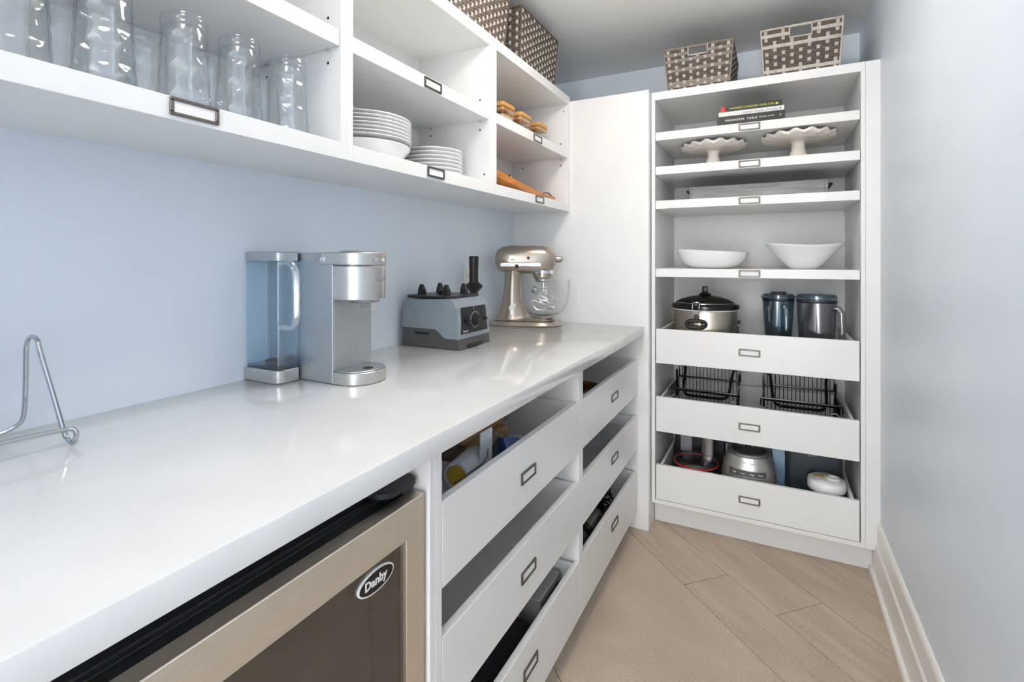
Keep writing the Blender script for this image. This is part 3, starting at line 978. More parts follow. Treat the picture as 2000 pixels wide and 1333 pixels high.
tm0 = tumbler_mesh().build('glass_tumbler', GLASS)
front = [(.305, 'nearest to the camera at the left edge of the photo'), (.413, 'second of the front row from the left'), (.535, 'third of the front row, above the shelf label'), (.639, 'fourth of the front row from the left'), (.752, 'of the front row closest to the divider')]
back = [(.402, 'in the back row behind the first and second front glasses'), (.530, 'in the back row between the second and third front glasses'), (.650, 'in the back row between the third and fourth front glasses'), (.776, 'in the back row just behind the glass nearest the divider')]
first = True
for (row, X) in ((front, -.935), (back, -1.055)):
    for (y, lab) in row:
        o = tm0 if first else tm0.copy()
        if not first: COL.objects.link(o)
        first = False
        o.location = (X, y, 1.4822)
        o.rotation_euler = (0, 0, random.uniform(0, 6))
        tag(o, 'clear hammered tumbler upside down ' + lab, 'glass', 'upside-down tumblers in the wall cabinet')

# ================================================================== PLATES
def plate_mesh(r, h):
    return MB().lathe([(0, 0), (r * .55, 0), (r * .60, .002), (r * .66, .004), (r * .97, h - .001), (r, h), (r * .995, h + .002), (r * .96, h + .0015), (r * .68, .007), (r * .6, .005), (0, .004)], 56)


ORD = ['topmost', 'second from top', 'third from top', 'fourth from top', 'fifth from top', 'sixth from top', 'seventh from top', 'eighth from top', 'ninth from top', 'tenth from top']
def stack(cx, cy, r, zs, h, what, grp):
    m0 = None
    n = len(zs)
    for i, z in enumerate(zs):
        if m0 is None:
            o = plate_mesh(r, h).build('plate', CERAM)
            m0 = o
        else:
            o = m0.copy()
            COL.objects.link(o)
        o.location = (cx, cy, z)
        o.rotation_euler = (0, 0, i * .7)
        lab = ORD[n - 1 - i] + ' plate ' + what if i else 'bottom plate ' + what
        tag(o, 'white porcelain ' + lab, 'plate', grp)


z = 1.4822
# shallow serving bowl under the dinner plates
bo = MB().lathe([(0, 0), (.07, 0), (.075, .004), (.105, .018), (.126, .040), (.130, .048), (.1285, .050), (.122, .041), (.100, .021), (.07, .008), (0, .006)], 56).build('pasta_bowl', CERAM)
bo.location = (-1.030, 1.080, z)
tag(bo, 'white deep plate at the bottom of the taller plate stack', 'bowl')
stack(-1.030, 1.080, .133, [1.5255 + .0098 * i for i in range(7)], .018, 'of the taller dinner plate stack', 'dinner plates in the taller stack')
stack(-1.025, 1.395, .104, [1.4822 + .0125 * i for i in range(7)], .0165, 'of the shorter side plate stack', 'side plates in the shorter stack')

# ================================================================== CANISTERS
for i, (y, lab) in enumerate(((1.815, 'nearest the cabinet divider'), (1.975, 'in the middle of the three'), (2.155, 'nearest the end panel'))):
    t = thing('storage_canister', 'square clear canister with bamboo lid, ' + lab, 'canister', (-1.000, y, 1.7367), 0, 'bamboo-lid canisters on the cabinet shelf')
    hw, hx_ = .052, .050
    b = MB()
    o_ = rrect(-hx_, hx_, -hw, hw, .012, 4)
    i_ = rrect(-hx_ + .003, hx_ - .003, -hw + .003, hw - .003, .010, 4)
    b.loft([[(x, y_, 0) for x, y_ in o_], [(x, y_, .090) for x, y_ in o_], [(x, y_, .090) for x, y_ in i_], [(x, y_, .006) for x, y_ in i_]], 0)
    b.build('jar', CLEAR, t)
    MB().slab(rrect(-hx_ - .002, hx_ + .002, -hw - .002, hw + .002, .013, 4), .0905, .108, 0, .002).build('lid', BAMBOO, t)
    MB().slab(rrect(-hx_ + .004, hx_ - .004, -hw + .004, hw - .004, .009, 4), .076, .0900, 0, .001).build('lid_plug', BAMBOO, t)
    MB().slab(rrect(-hx_ + .005, hx_ - .005, -hw + .005, hw - .005, .009, 4), .0065, .060 - .012 * i, 0, .001).build('contents', vary(mat('canister_contents', s2l(214, 176, 130), .7), 90, .25, bump=.5, bscale=200), t)

# ================================================================== WOODEN SERVING BOARD
wt = thing('wooden_tray', 'curved acacia wood serving tray with dark metal handles', 'tray', (-1.00, 2.022, 1.4822))
sec = []
for i in range(25):
    t_ = i / 24
    y = -.345 + .580 * t_
    up = .046 * max(0, (.76 - t_) / .76) ** 1.6 + .006 * max(0, (t_ - .75) / .25) ** 2
    th = .022
    hw = .085 - .018 * abs(t_ - .5) ** 2 * 4
    sec.append([(-hw, y, up + .004), (-hw + .006, y, up), (hw - .006, y, up), (hw, y, up + .004), (hw, y, up + th + .006), (hw - .012, y, up + th + .006), (hw - .022, y, up + th * .6), (-hw + .022, y, up + th * .6), (-hw + .012, y, up + th + .006), (-hw, y, up + th + .006)])
MB().loft(sec, 0).build('board', ACACIA, wt)
for (yy, zz, yl) in ((.165, .030, .10), (-.215, .056, .02)):
    pth = [(-.0 + .06 * 0 + .055, yy - yl / 2, zz - .012), (.055, yy - yl / 2, zz + .006), (.055, yy - yl / 4, zz + .014), (.055, yy, zz + .016), (.055, yy + yl / 4, zz + .014), (.055, yy + yl / 2, zz + .006), (.055, yy + yl / 2, zz - .012)]
    MB().tube(pth, .003, 8).build('handle', BLACK, wt)
    k_ = MB()
    k_.lathe([(0, 0), (.005, .001), (.006, .006), (.004, .010), (0, .011)], 12, (.055, yy + yl / 2, zz + .004)).build('handle_knob', CHROME, wt)

# ================================================================== WOVEN BASKETS
def woven_basket(label, loc, rz, w0, d0, w1, d1, h, nx, ny, nr, hole=None, dark=W_DARK, mid=W_MID, light=W_LIGHT, amp=.0026, sw=.0062):
    t = thing('woven_basket', label, 'basket', loc, rz, 'grey woven baskets on top of the cabinets')
    rnd = random.Random(hash(label) % 1000)
    rnd = random.Random(len(label))

    def size(f):
        return (w0 + (w1 - w0) * f) / 2, (d0 + (d1 - d0) * f) / 2

    def side_pt(side, s, f):
        hw, hd = size(f)
        if side == 0: return Vector((-hw + 2 * hw * s, -hd, 0)), Vector((0, -1, 0)), Vector((1, 0, 0))
        if side == 1: return Vector((hw, -hd + 2 * hd * s, 0)), Vector((1, 0, 0)), Vector((0, 1, 0))
        if side == 2: return Vector((hw - 2 * hw * s, hd, 0)), Vector((0, 1, 0)), Vector((-1, 0, 0))
        return Vector((-hw, hd - 2 * hd * s, 0)), Vector((-1, 0, 0)), Vector((0, -1, 0))
    stakes = [(sd, (i + .5) / n) for sd, n in ((0, nx), (1, ny), (2, nx), (3, ny)) for i in range(n)]
    rh = (h - .012) / nr
    # floor of the basket
    MB().box(-w0 / 2 + .003, w0 / 2 - .003, -d0 / 2 + .003, d0 / 2 - .003, .001, .006).build('basket_floor', dark, t)
    # horizontal strands
    for r in range(nr):
        zc = .004 + rh * (r + .5)
        f = zc / h
        hw, hd = size(f)
        inhole = hole and hole[1] < zc < hole[2]
        pts = []
        lastside = 0
        for c, (sd, s) in enumerate(stakes):
            if sd != lastside:
                cp, n1, _ = side_pt(sd, 0.0, f)
                n0 = side_pt(lastside, 1.0, f)[1]
                pts.append((cp, (n0 + n1).normalized(), 'corner'))
                lastside = sd
            p, n, tg = side_pt(sd, s, f)
            sg = 1 if (r + c) % 2 else -1
            pts.append((p + n * amp * sg, n, ('x', p.x, sd)))
            if c + 1 < len(stakes) and stakes[c + 1][0] == sd:
                p2, n2, _ = side_pt(sd, (s + stakes[c + 1][1]) / 2, f)
                pts.append((p2, n2, ('x', p2.x, sd)))
        cp, n1, _ = side_pt(0, 0.0, f)
        pts.append((cp, (n1 + Vector((-1, 0, 0))).normalized(), 'corner'))
        closed = True
        if inhole:
            closed = False
            hx_ = hole[0]
            # start right of the hole, run round to its left
            a = [q for q in pts if not (isinstance(q[2], tuple) and q[2][2] == 0)]
            right = [q for q in pts if isinstance(q[2], tuple) and q[2][2] == 0 and q[1].y < -.5 and q[2][1] > hx_]
            left = [q for q in pts if isinstance(q[2], tuple) and q[2][2] == 0 and q[2][1] < -hx_]
            pts = [(Vector((hx_, -hd, 0)), Vector((0, -1, 0)), 0)] + right + a + left + [(Vector((-hx_, -hd, 0)), Vector((0, -1, 0)), 0)]
        rings = []
        hh = rh * .47
        for (p, n, _) in pts:
            jz = rnd.uniform(-.0006, .0006)
            rings.append([p + n * .0013 + Vector((0, 0, zc - hh + jz)), p + n * .0019 + Vector((0, 0, zc + jz)), p + n * .0013 + Vector((0, 0, zc + hh + jz)), p - n * .0013 + Vector((0, 0, zc + hh + jz)), p - n * .0013 + Vector((0, 0, zc - hh + jz))])
        mb = MB()
        mb.loft(rings, 0, True, True, True, loop=closed)
        m_ = dark if rnd.random() < .62 else mid
        mb.build('weave_strand', m_, t)
    # vertical stakes
    for c, (sd, s) in enumerate(stakes):
        rings = []
        top = h - .004
        p0, _, _ = side_pt(sd, s, .9)
        if hole and sd == 0 and abs(p0.x) < hole[0]:
            top = hole[1]
        for r in range(nr + 1):
            for (zz, off) in ((.004 + rh * r, 0), (.004 + rh * (r + .5), -1 if (r + c) % 2 else 1)):
                if zz > top + .0005 or (r == nr and off): continue
                p, n, tg = side_pt(sd, s, zz / h)
                q = p + n * amp * off * 1.25
                rings.append([q + n * .0012 - tg * sw + Vector((0, 0, zz)), q + n * .0016 + Vector((0, 0, zz)), q + n * .0012 + tg * sw + Vector((0, 0, zz)), q - n * .0012 + tg * sw + Vector((0, 0, zz)), q - n * .0012 - tg * sw + Vector((0, 0, zz))])
        if len(rings) > 1:
            MB().loft(rings, 0).build('weave_stake', light, t)
    # rim and corner cords
    hw, hd = size(1.0)
    R = rrect(-hw, hw, -hd, hd, .010, 4)
    pth = []
    for i in range(len(R)):
        a, b_ = Vector((*R[i], h - .003)), Vector((*R[(i + 1) % len(R)], h - .003))
        n_ = max(1, int((b_ - a).length / .008))
        for k_ in range(n_):
            pth.append(a.lerp(b_, k_ / n_) + Vector((rnd.uniform(-.0006, .0006), rnd.uniform(-.0006, .0006), .0012 * math.sin(len(pth) * 1.9))))
    MB().tube(pth, .0042, 8, closed=True).build('rim', mid, t)
    hw0, hd0 = size(0)
    for sx in (-1, 1):
        for sy in (-1, 1):
            MB().tube([(sx * (hw0 + (hw - hw0) * k_ / 10 + .001), sy * (hd0 + (hd - hd0) * k_ / 10 + .001), h * k_ / 10 * .985 + .003) for k_ in range(11)], .0034, 6).build('corner_cord', mid, t)
    if hole:
        zz0, zz1 = hole[1], hole[2]
        f0, f1 = zz0 / h, zz1 / h
        y0 = -size(f0)[1]
        y1 = -size(f1)[1]
        MB().tube([(-hole[0], y1 - .002, zz1), (-hole[0], y0 - .002, zz0), (hole[0], y0 - .002, zz0), (hole[0], y1 - .002, zz1)], .0035, 6).build('handle_edge', light, t)
        n_ = 16
        MB().tube([(-hole[0] + 2 * hole[0] * k_ / n_, -hd + .0015 * (k_ % 2), h - .004) for k_ in range(n_ + 1)], .0058, 8).build('handle_grip', mid, t)
    return t


woven_basket('smaller grey woven basket with handle slot, left on the tall cabinet', (-.298, 2.52, 1.9722), 0, .252, .290, .286, .33, .1905, 9, 10, 13, (.040, .150, .186))
woven_basket('grey woven basket with handle slot, right on the tall cabinet near the blue wall', (.097, 2.52, 1.9722), 0, .266, .290, .288, .33, .198, 9, 10, 13, (.039, .150, .188), mid=W_LIGHT)
woven_basket('brown-grey woven basket on wall cabinets, nearest to the camera', (-1.030, 1.490, 1.9952), 0, .26, .36, .29, .40, .222, 9, 15, 14, sw=.0048, mid=W_DARK)
woven_basket('brown-grey woven basket on wall cabinets, beside the end panel', (-1.026, 1.972, 1.9952), 0, .26, .345, .29, .375, .222, 9, 14, 14, sw=.0048, mid=W_DARK)

# ================================================================== COOKBOOKS
zb = 1.7902
def book(label, x0, x1, y0, y1, z0, z1, cover, tilt=0.0):
    c = ((x0 + x1) / 2, (y0 + y1) / 2, z0)
    t = thing('cookbook', label, 'book', c, tilt, 'cookbooks on the top shelf')
    w, d, h = (x1 - x0) / 2, (y1 - y0) / 2, z1 - z0
    b = MB()
    b.box(-w, w, -d, d, 0, .0025, 0, .0006)
    b.box(-w, w, -d, d, h - .0025, h, 0, .0006)
    b.box(-w, w, -d - .0004, -d + .003, 0.0004, h - .0004, 0, .001)
    b.build('cover', cover, t)
    MB().box(-w + .003, w - .003, -d + .003, d - .003, .0026, h - .0026).build('pages', PAGES, t)
    return t, d, h


t, d, h = book('thick black cookbook with white capital title at the bottom of the pile', -.2175, .0400, 2.345, 2.53, zb, zb + .0375, BOOKBLK)
text('title', 'MAGNOLIA  TABLE', .0125, OFFW, t, (-.034, -d - .0006, .0185), FACE_Y, .0002, 1.16)
text('author', 'JOANNA GAINES', .0072, OFFW, t, (.063, -d - .0006, .0190), FACE_Y, .0002, 1.0)
MB().box(.110, .116, -d - .0008, -d - .0003, .014, .024).build('publisher_mark', GREYL, t)
t, d, h = book('white cookbook with grey lettering in the middle of the pile', -.2115, .0385, 2.352, 2.54, zb + .0378, zb + .0378 + .0205, BOOKWHT)
text('title', 'meals made simple', .0165, GREYL, t, (.036, -d - .0006, .0102), FACE_Y, .0002, 1.05)
MB().box(.108, .114, -d - .0008, -d - .0003, .006, .015).build('publisher_mark', GREYL, t)
t, d, h = book('thin black cookbook with lime lettering and red block on top of the pile', -.2030, .0295, 2.352, 2.54, zb + .0586, zb + .0586 + .0225, BOOKBLK)
MB().box(-.1165, -.0985, -d - .0009, -d - .0003, .0008, .0217).build('publisher_block', REDB, t)
text('title_start', 'THE', .0075, OFFW, t, (-.076, -d - .0006, .0115), FACE_Y, .0002)
text('title', 'COMPLETE COOKBOOK', .0125, LIME, t, (-.0235, -d - .0006, .0112), FACE_Y, .0003, .66)
text('title_middle', 'FOR', .0065, OFFW, t, (.0245, -d - .0006, .0115), FACE_Y, .0002)
text('title_end', 'YOUNG CHEFS', .0125, LIME, t, (.061, -d - .0006, .0112), FACE_Y, .0003, .66)
em = MB().lathe([(0, 0), (.0045, 0), (.0045, .0005), (0, .0005)], 14, sx=1.3)
em.xf(Matrix.Translation((.0985, -d - .0003, .0112)) @ Matrix.Rotation(PI / 2, 4, 'X'))
em.build('emblem', LIME, t)

# ================================================================== CAKE STANDS
def cake_stand(label, loc, R, H, nsc):
    t = thing('cake_stand', label, 'cake stand', loc, 0, 'cake stands on the second shelf')
    def ruffle(r, z, a):
        k_ = max(0, (r / R - .80) / .20)
        return (r * (1 + .02 * k_ * math.cos(nsc * a)), z + .0048 * k_ * math.cos(nsc * a))
    b = MB()
    b.lathe([(0, H - .020), (.030, H - .020), (R * .60, H - .019), (R * .70, H - .021), (R * .76, H - .019), (R * .86, H - .014), (R * .95, H - .012), (R, H - .006), (R * 1.0, H + .004), (R * .94, H + .003), (R * .84, H - .004), (R * .74, H - .012), (0, H - .013)], 165, rfun=ruffle)
    b.build('plate', CREAM, t)
    MB().lathe([(0, 0), (.056, 0), (.058, .003), (.052, .008), (.042, .014), (.033, .028), (.0265, .048), (.0245, H - .030), (.030, H - .026), (.030, H - .021), (0, H - .021)], 40).build('pedestal', CREAM, t)
    return t


cake_stand('smaller cream cake stand with ruffled rim, left on the shelf', (-.249, 2.510, 1.6352), .139, .103, 15)
cake_stand('larger cream cake stand with ruffled rim, right on the shelf', (.093, 2.490, 1.6352), .141, .1055, 15)

# ================================================================== GREY WOOD TRAY
gt = thing('serving_tray', 'whitewashed grey wooden serving tray with black end handles', 'tray', (-.075, 2.59, 1.4812), world_coords=True)
b = MB().box(-.335, .188, 2.47, 2.72, 1.4814, 1.4900, 0, .001).build('tray_base', GREYWOOD, gt)
MB().box(-.335, .188, 2.458, 2.470, 1.4814, 1.549, 0, .002).build('tray_side', GREYWOOD, gt)
MB().box(-.335, .188, 2.720, 2.732, 1.4814, 1.549, 0, .002).build('tray_side', GREYWOOD, gt)
MB().box(-.347, -.335, 2.458, 2.732, 1.4814, 1.549, 0, .002).build('tray_end', GREYWOOD, gt)
MB().box(.188, .200, 2.458, 2.732, 1.4814, 1.549, 0, .002).build('tray_end', GREYWOOD, gt)
for (x, s_) in ((-.347, -1), (.200, 1)):
    MB().tube([(x, 2.50, 1.528), (x + s_ * .014, 2.50, 1.534), (x + s_ * .016, 2.53, 1.535), (x + s_ * .016, 2.66, 1.535), (x + s_ * .014, 2.69, 1.534), (x, 2.69, 1.528)], .0055, 8).build('handle', BLACK, gt)

# ================================================================== BOWLS
bw1 = MB()
def tiltrim(amt, ph):
    def f(r, z, a):
        return (r, z * (1 + amt * math.cos(a - ph)))
    return f
bw1.lathe([(0, 0), (.085, 0), (.100, .004), (.125, .020), (.146, .048), (.157, .078), (.158, .082), (.1565, .083), (.150, .070), (.137, .046), (.115, .022), (.09, .010), (0, .008)], 64, rfun=tiltrim(.11, PI * .92))
o = bw1.build('serving_bowl', CERAM)
o.location = (-.257, 2.530, 1.1742)
tag(o, 'low smooth white bowl with gently sloping rim, left on the shelf', 'bowl', 'white bowls on the fourth shelf')
bw2 = MB()
pr2 = [(0, 0), (.050, 0), (.054, .003)]
for i in range(15):
    t_ = i / 14
    pr2.append((.056 + .094 * t_ + (.0018 if (i % 2 and i > 4) else 0), .004 + .100 * t_ ** 1.08))
pr2 += [(.1505, .106), (.149, .107), (.145, .103), (.10, .056), (.05, .010), (0, .008)]
def wave(r, z, a):
    return (r, z * (1 + .07 * math.cos(2 * a - .6) + .03 * math.cos(a + .3)))
bw2.lathe(pr2, 72, rfun=wave)
o = bw2.build('serving_bowl', CERAM)
o.location = (.115, 2.520, 1.1742)
tag(o, 'flared ribbed white bowl with wavy rim, right on the shelf', 'bowl', 'white bowls on the fourth shelf')

# ================================================================== SLOW COOKER (in the top open drawer)
zd1, zd2, zd3 = .7768, .4688, .1618      # inside floors of the tall cabinet drawers
sc_ = thing('slow_cooker', 'oval stainless slow cooker with black lid and clamp handle', 'slow cooker', (-.285, 2.512, zd1))
hgt = lambda z: z - zd1
def oval(rx, ry):
    return dict(sx=rx, sy=ry)
MB().lathe([(0, .006), (.94, .006), (.97, .012), (1.0, .03), (1.0, .200), (.985, .206), (0, .206)], 56, **oval(.137, .118)).build('body', vary(mat('tan_brushed_steel', (.50, .445, .375), .30, 1.0, aniso=.5), 14, .10, stretch=(6, 6, 1)), sc_)
MB().lathe([(0, .2062), (1.0, .2062), (1.0, .211), (0, .211)], 56, **oval(.141, .122)).build('crock_rim', CERAM, sc_)
MB().lathe([(0, .2115), (.97, .2115), (1.0, .216), (1.0, .228), (.97, .233), (.90, .236), (0, .236)], 56, **oval(.149, .130)).build('lid_rim', BLACKG, sc_)
MB().lathe([(.90, .236), (.88, .241), (.70, .255), (.45, .266), (.2, .272), (0, .273)], 48, **oval(.146, .127)).build('lid', thin('dark_lid_glass', (.22, .22, .22), .12, .8, .05), sc_)
MB().lathe([(.895, .2365), (.905, .2385), (.895, .2405), (.885, .2385)], 56, loop=True, **oval(.146, .127)).build('lid_ring', CHROME, sc_)
MB().lathe([(0, 0), (.026, 0), (.028, .004), (.018, .010), (.012, .014), (0, .014)], 24, (0, 0, .273)).build('lid_knob_base', BLACK, sc_)
MB().box(-.012, .012, -.011, .011, .285, .314, 0, .004, 2).build('lid_knob', BLACK, sc_)
# front carry handle (a bar loop), bracket and wire clamp
h_ = [(.040 * math.copysign(abs(math.cos(a)) ** .5, math.cos(a)) - .022, -.134, .150 + .015 * math.sin(a)) for a in [2 * PI * i / 28 for i in range(28)]]
MB().tube(h_, .0085, 10, closed=True).build('carry_handle', BLACKG, sc_)
for dx in (-.045, .001):
    MB().box(dx - .004, dx + .004, -.130, -.112, .144, .156, 0, .002).build('handle_mount', BLACK, sc_)
MB().box(-.032, -.012, -.1280, -.1160, .162, .192, 0, .003).build('clamp_base', BLACK, sc_)
MB().box(-.034, -.010, -.1400, -.1200, .228, .252, 0, .004).build('clamp_lever', BLACK, sc_)
for dx in (-.036, -.008):
    MB().tube([(dx, -.138, .246), (dx - .001, -.140, .215), (dx + (.006 if dx < -.02 else -.006), -.131, .186)], .0014, 6).build('clamp_wire', CHROME, sc_)
MB().tube([(-.036, -.138, .246), (-.022, -.142, .248), (-.008, -.138, .246)], .0014, 6).build('clamp_bail', CHROME, sc_)
MB().box(.1320, .1430, -.018, .018, .040, .135, 0, .005, 2).build('side_handle_bracket', BLACK, sc_)
MB().box(.1360, .1520, -.020, .020, .148, .162, 0, .005, 2).build('side_handle', BLACK, sc_)
MB().lathe([(0, 0), (.05, 0), (.05, .006), (0, .006)], 24).build('foot_ring', BLACK, sc_)

# ================================================================== BLENDER JARS
def blender_jar(label, loc, rz, rt, rb, H, tint, lid_h, with_plug):
    t = thing('blender_jar', label, 'blender jar', loc, rz, 'blender jars in the top open drawer')
    b = MB()
    def ring(r, z, sq):
        return [(r * math.copysign(abs(math.cos(a)) ** sq, math.cos(a)), r * math.copysign(abs(math.sin(a)) ** sq, math.sin(a)), z) for a in [2 * PI * i / 36 for i in range(36)]]
    R = []
    for k_ in range(7):
        f = k_ / 6
        R.append(ring(rb + (rt - rb) * f, .010 + (H - .010) * f, .72 + .2 * f))
    R2 = [ring(rb + (rt - rb) * k_ / 6 - .0028, .014 + (H - .014) * k_ / 6, .72 + .2 * k_ / 6) for k_ in range(6, -1, -1)]
    b.loft(R + R2, 0)
    b.build('jar_body', tint, t)
    MB().lathe([(0, 0), (rb * .92, 0), (rb * .96, .010), (0, .010)], 28).build('jar_base', BLACK, t)
    MB().lathe([(0, H + .0005), (rt * 1.00, H + .0005), (rt * 1.02, H + .004), (rt * 1.0, H + lid_h), (rt * .95, H + lid_h + .003), (rt * .90, H + lid_h * .7), (0, H + lid_h * .6)], 40).build('lid', SMOKE, t)
    MB().lathe([(rt * 1.015, H - .004), (rt * 1.03, H - .002), (rt * 1.03, H + .002), (rt * 1.015, H + .004)], 40, loop=True).build('lid_gasket', BLACK, t)
    for s_ in (-1, 1):
        MB().tube([(s_ * rt * 1.00, 0, H + lid_h * .3), (s_ * rt * 1.10, 0, H + lid_h * .45), (s_ * rt * 1.12, 0, H + lid_h * .8)], .004, 8, sq=2.2).build('lid_tab', SMOKE, t)
    if with_plug:
        MB().lathe([(0, H + lid_h * .6), (.030, H + lid_h * .6), (.032, H + lid_h + .010), (.028, H + lid_h + .013), (0, H + lid_h + .013)], 24).build('lid_plug', DARKGREY, t)
    # closed loop handle, local -y side
    pth = [(0, -rt * .93, H * .90), (0, -rt - .012, H * .90), (0, -rt - .022, H * .84), (0, -rt - .024, H * .6), (0, -rt - .022, H * .34), (0, -rt - .012, H * .27), (0, -rb * .98, H * .27)]
    MB().tube(pth, .0125, 12, sq=1.15).build('jar_handle', tint, t)
    MB().box(-.016, .016, -rt * .965, -rt * .955, H * .55, H * .56).build('measure_mark', BLACK, t)
    return t


blender_jar('tall narrow smoky blue blender jar with plugged lid, handle forward', (.018, 2.510, zd1), math.radians(20), .062, .044, .262, SMOKE, .022, True)
blender_jar('wide smoky grey blender jar with handle to the right', (.160, 2.475, zd1), math.radians(62), .073, .058, .262, SMOKE2, .026, False)

# ================================================================== WIRE FRYER BASKETS (middle open drawer)
def wire_basket(label, cx, flip):
    t = thing('wire_basket', label, 'wire basket', (cx, 2.575, zd2), 0, 'black wire fryer baskets in the middle drawer')
    S = -1 if flip else 1
    w, d, h0, h1 = .143, .135, .148, .205      # half width, half depth, front rail height, back wall height
    X = lambda v: v * S
    MB().tube([(-w, -d, h0), (w, -d, h0), (w, d, h0), (-w, d, h0)],   .0046, 8, closed=True).build('rim_wire', BLACKG, t)
    MB().tube([(-w, d, h0), (-w, d, h1), (w, d, h1), (w, d, h0)],   .0046, 8).build('back_frame', BLACKG, t)
    MB().tube([(-w + .01, -d + .01, .006), (w - .01, -d + .01, .006), (w - .01, d - .01, .006), (-w + .01, d - .01, .006)], .0030, 8, closed=True).build('bottom_wire', BLACKG, t)
    MB().tube([(-w, d - .004, .075), (w, d - .004, .075)], .0026, 6).build('back_rail', BLACKG, t)
    for k_ in range(16):
        x = -w + .016 + (2 * w - .032) * k_ / 15
        MB().tube([(x, -d + .01, .004), (x, d - .004, .004), (x, d, .02), (x, d, h1)], .0016, 5).build('long_wire', BLACKG, t)
    for k_ in range(14):
        y = -d + .018 + (2 * d - .036) * k_ / 13
        MB().tube([(-w, y, h0), (-w + .008, y, .008), (w - .008, y, .008), (w, y, h0)], .0012, 5).build('cross_wire', BLACKG, t)
    # thick U-shaped reinforcing wires front to back
    MB().tube([(X(-w + .030), d - .010, h1 + .004), (X(-w + .034), d - .030, h1 - .02), (X(-w + .040), .0, .118), (X(-w + .055), -.030, .100), (X(-w + .075), -.040, .098), (X(w - .070), -.040, .098), (X(w - .050), -.030, .104), (X(w - .040), .0, .125), (X(w - .032), .03, h1 - .022), (X(w - .028), d - .05, h1 + .002), (X(w - .012), d - .02, h1 + .004)], .0066, 8).build('support_bail', BLACKG, t)
    for s_ in (-1, 1):
        for q in (-.012, 0, .012):
            MB().tube([(s_ * (w - .004), d * .35 + q, .010), (s_ * (w - .001), d * .35 + q, h1 - .006)], .0034, 6).build('side_wire', BLACKG, t)
        MB().tube([(s_ * w, -d, h0), (s_ * (w + .006), -d + .010, h0 - .006), (s_ * (w + .008), -d + .012, h0 - .030), (s_ * (w + .002), -d + .01, h0 - .034)], .0028, 6).build('hook', BLACKG, t)
        MB().tube([(s_ * (w - .006), -d + .004, .02), (s_ * (w - .006), -d + .004, .105), (s_ * (w - .018), -d + .004, .116), (s_ * (w - .034), -d + .004, .112), (s_ * (w - .036), -d + .004, .02)], .0042, 8).build('clip_bracket', STEEL, t)
    return t


wire_basket('black wire fryer basket, left in the middle open drawer', -.2880, False)
wire_basket('black wire fryer basket, right in the middle open drawer', .1000, True)

# ================================================================== BOTTOM OPEN DRAWER
fpb = thing('food_processor_bowl', 'clear food processor bowl with red seal and square feed tube', 'food processor bowl', (-.318, 2.455, zd3))
MB().lathe([(.072, .001), (.088, .006), (.092, .02), (.094, .122), (.091, .122), (.089, .02), (.070, .006)], 44, loop=True).build('work_bowl', SMOKE2, fpb)
MB().lathe([(.0945, .1225), (.0985, .1225), (.0985, .1275), (.0945, .1275)], 44, loop=True).build('red_seal', REDB, fpb)
MB().lathe([(0, .141), (.050, .141), (.075, .139), (.092, .133), (.097, .128), (.099, .1285), (.099, .135), (.094, .142), (.076, .146), (.05, .148), (0, .148)], 44).build('lid', CLEAR, fpb)
ftb = MB()
o_ = rrect(.026, .078, -.020, .034, .008, 3)
i_ = rrect(.029, .075, -.017, .031, .006, 3)
ftb.loft([[(x, y, .146) for x, y in o_], [(x, y, .262) for x, y in o_], [(x, y, .262) for x, y in i_], [(x, y, .146) for x, y in i_]], 0, loop=True)
ftb.build('feed_tube', SMOKE2, fpb)
# blade caddy behind it
bc = thing('blade_caddy', 'black disc and blade caddy with translucent grey panel, back left of the bottom drawer', 'caddy', (-.325, 2.64, zd3), world_coords=True)
MB().box(-.435, -.205, 2.595, 2.74, zd3 + .0005, zd3 + .215, 0, .004).build('caddy_box', BLACK, bc)
MB().box(-.405, -.352, 2.578, 2.594, zd3 + .12, zd3 + .245, 0, .003).build('blade_guard', mat('frosted_grey_plastic', s2l(150, 150, 158), .4), bc)
MB().box(-.432, -.420, 2.60, 2.70, zd3 + .215, zd3 + .245, 0, .003).build('caddy_arm', BLACK, bc)
MB().box(-.218, -.207, 2.60, 2.70, zd3 + .215, zd3 + .245, 0, .003).build('caddy_arm', BLACK, bc)

fpm = thing('food_processor', 'silver food processor motor base with speed button panel', 'food processor', (-.100, 2.478, zd3))
SILV = vary(mat('silver_painted_plastic', (.46, .45, .43), .32, .7), 120, .06)
prf = [(.94, .002), (1.0, .012), (1.0, .080), (.985, .108), (.95, .135), (.90, .158), (.84, .178), (.79, .192), (.775, .199)]
PX, PY = .112, .100
rings = []
for (f, z) in prf:
    rings.append([(PX * f * math.copysign(abs(math.cos(a)) ** .85, math.cos(a)), PY * f * math.copysign(abs(math.sin(a)) ** .85, math.sin(a)), z) for a in [2 * PI * i / 44 for i in range(44)]])
MB().loft(rings, 0).build('motor_housing', SILV, fpm)
MB().lathe([(.070, .199), (.086, .199), (.088, .203), (.088, .211), (.084, .214), (.070, .214)], 40, loop=True).build('collar_ring', SATIN, fpm)
MB().lathe([(0, .1995), (.069, .1995), (.069, .206), (.055, .214), (.030, .219), (0, .220)], 36).build('top_cap', SMOKE2, fpm)
MB().cyl(.012, .220, .240, (0, 0), 16, 0, .002).build('drive_shaft', BLACK, fpm)


def fp_front(x, z):
    f = 1.0 if z < .08 else .985 + (.95 - .985) * (z - .108) / .027
    return -PY * f * (1 - abs(x / (PX * f)) ** (2 / .85)) ** (.85 / 2)


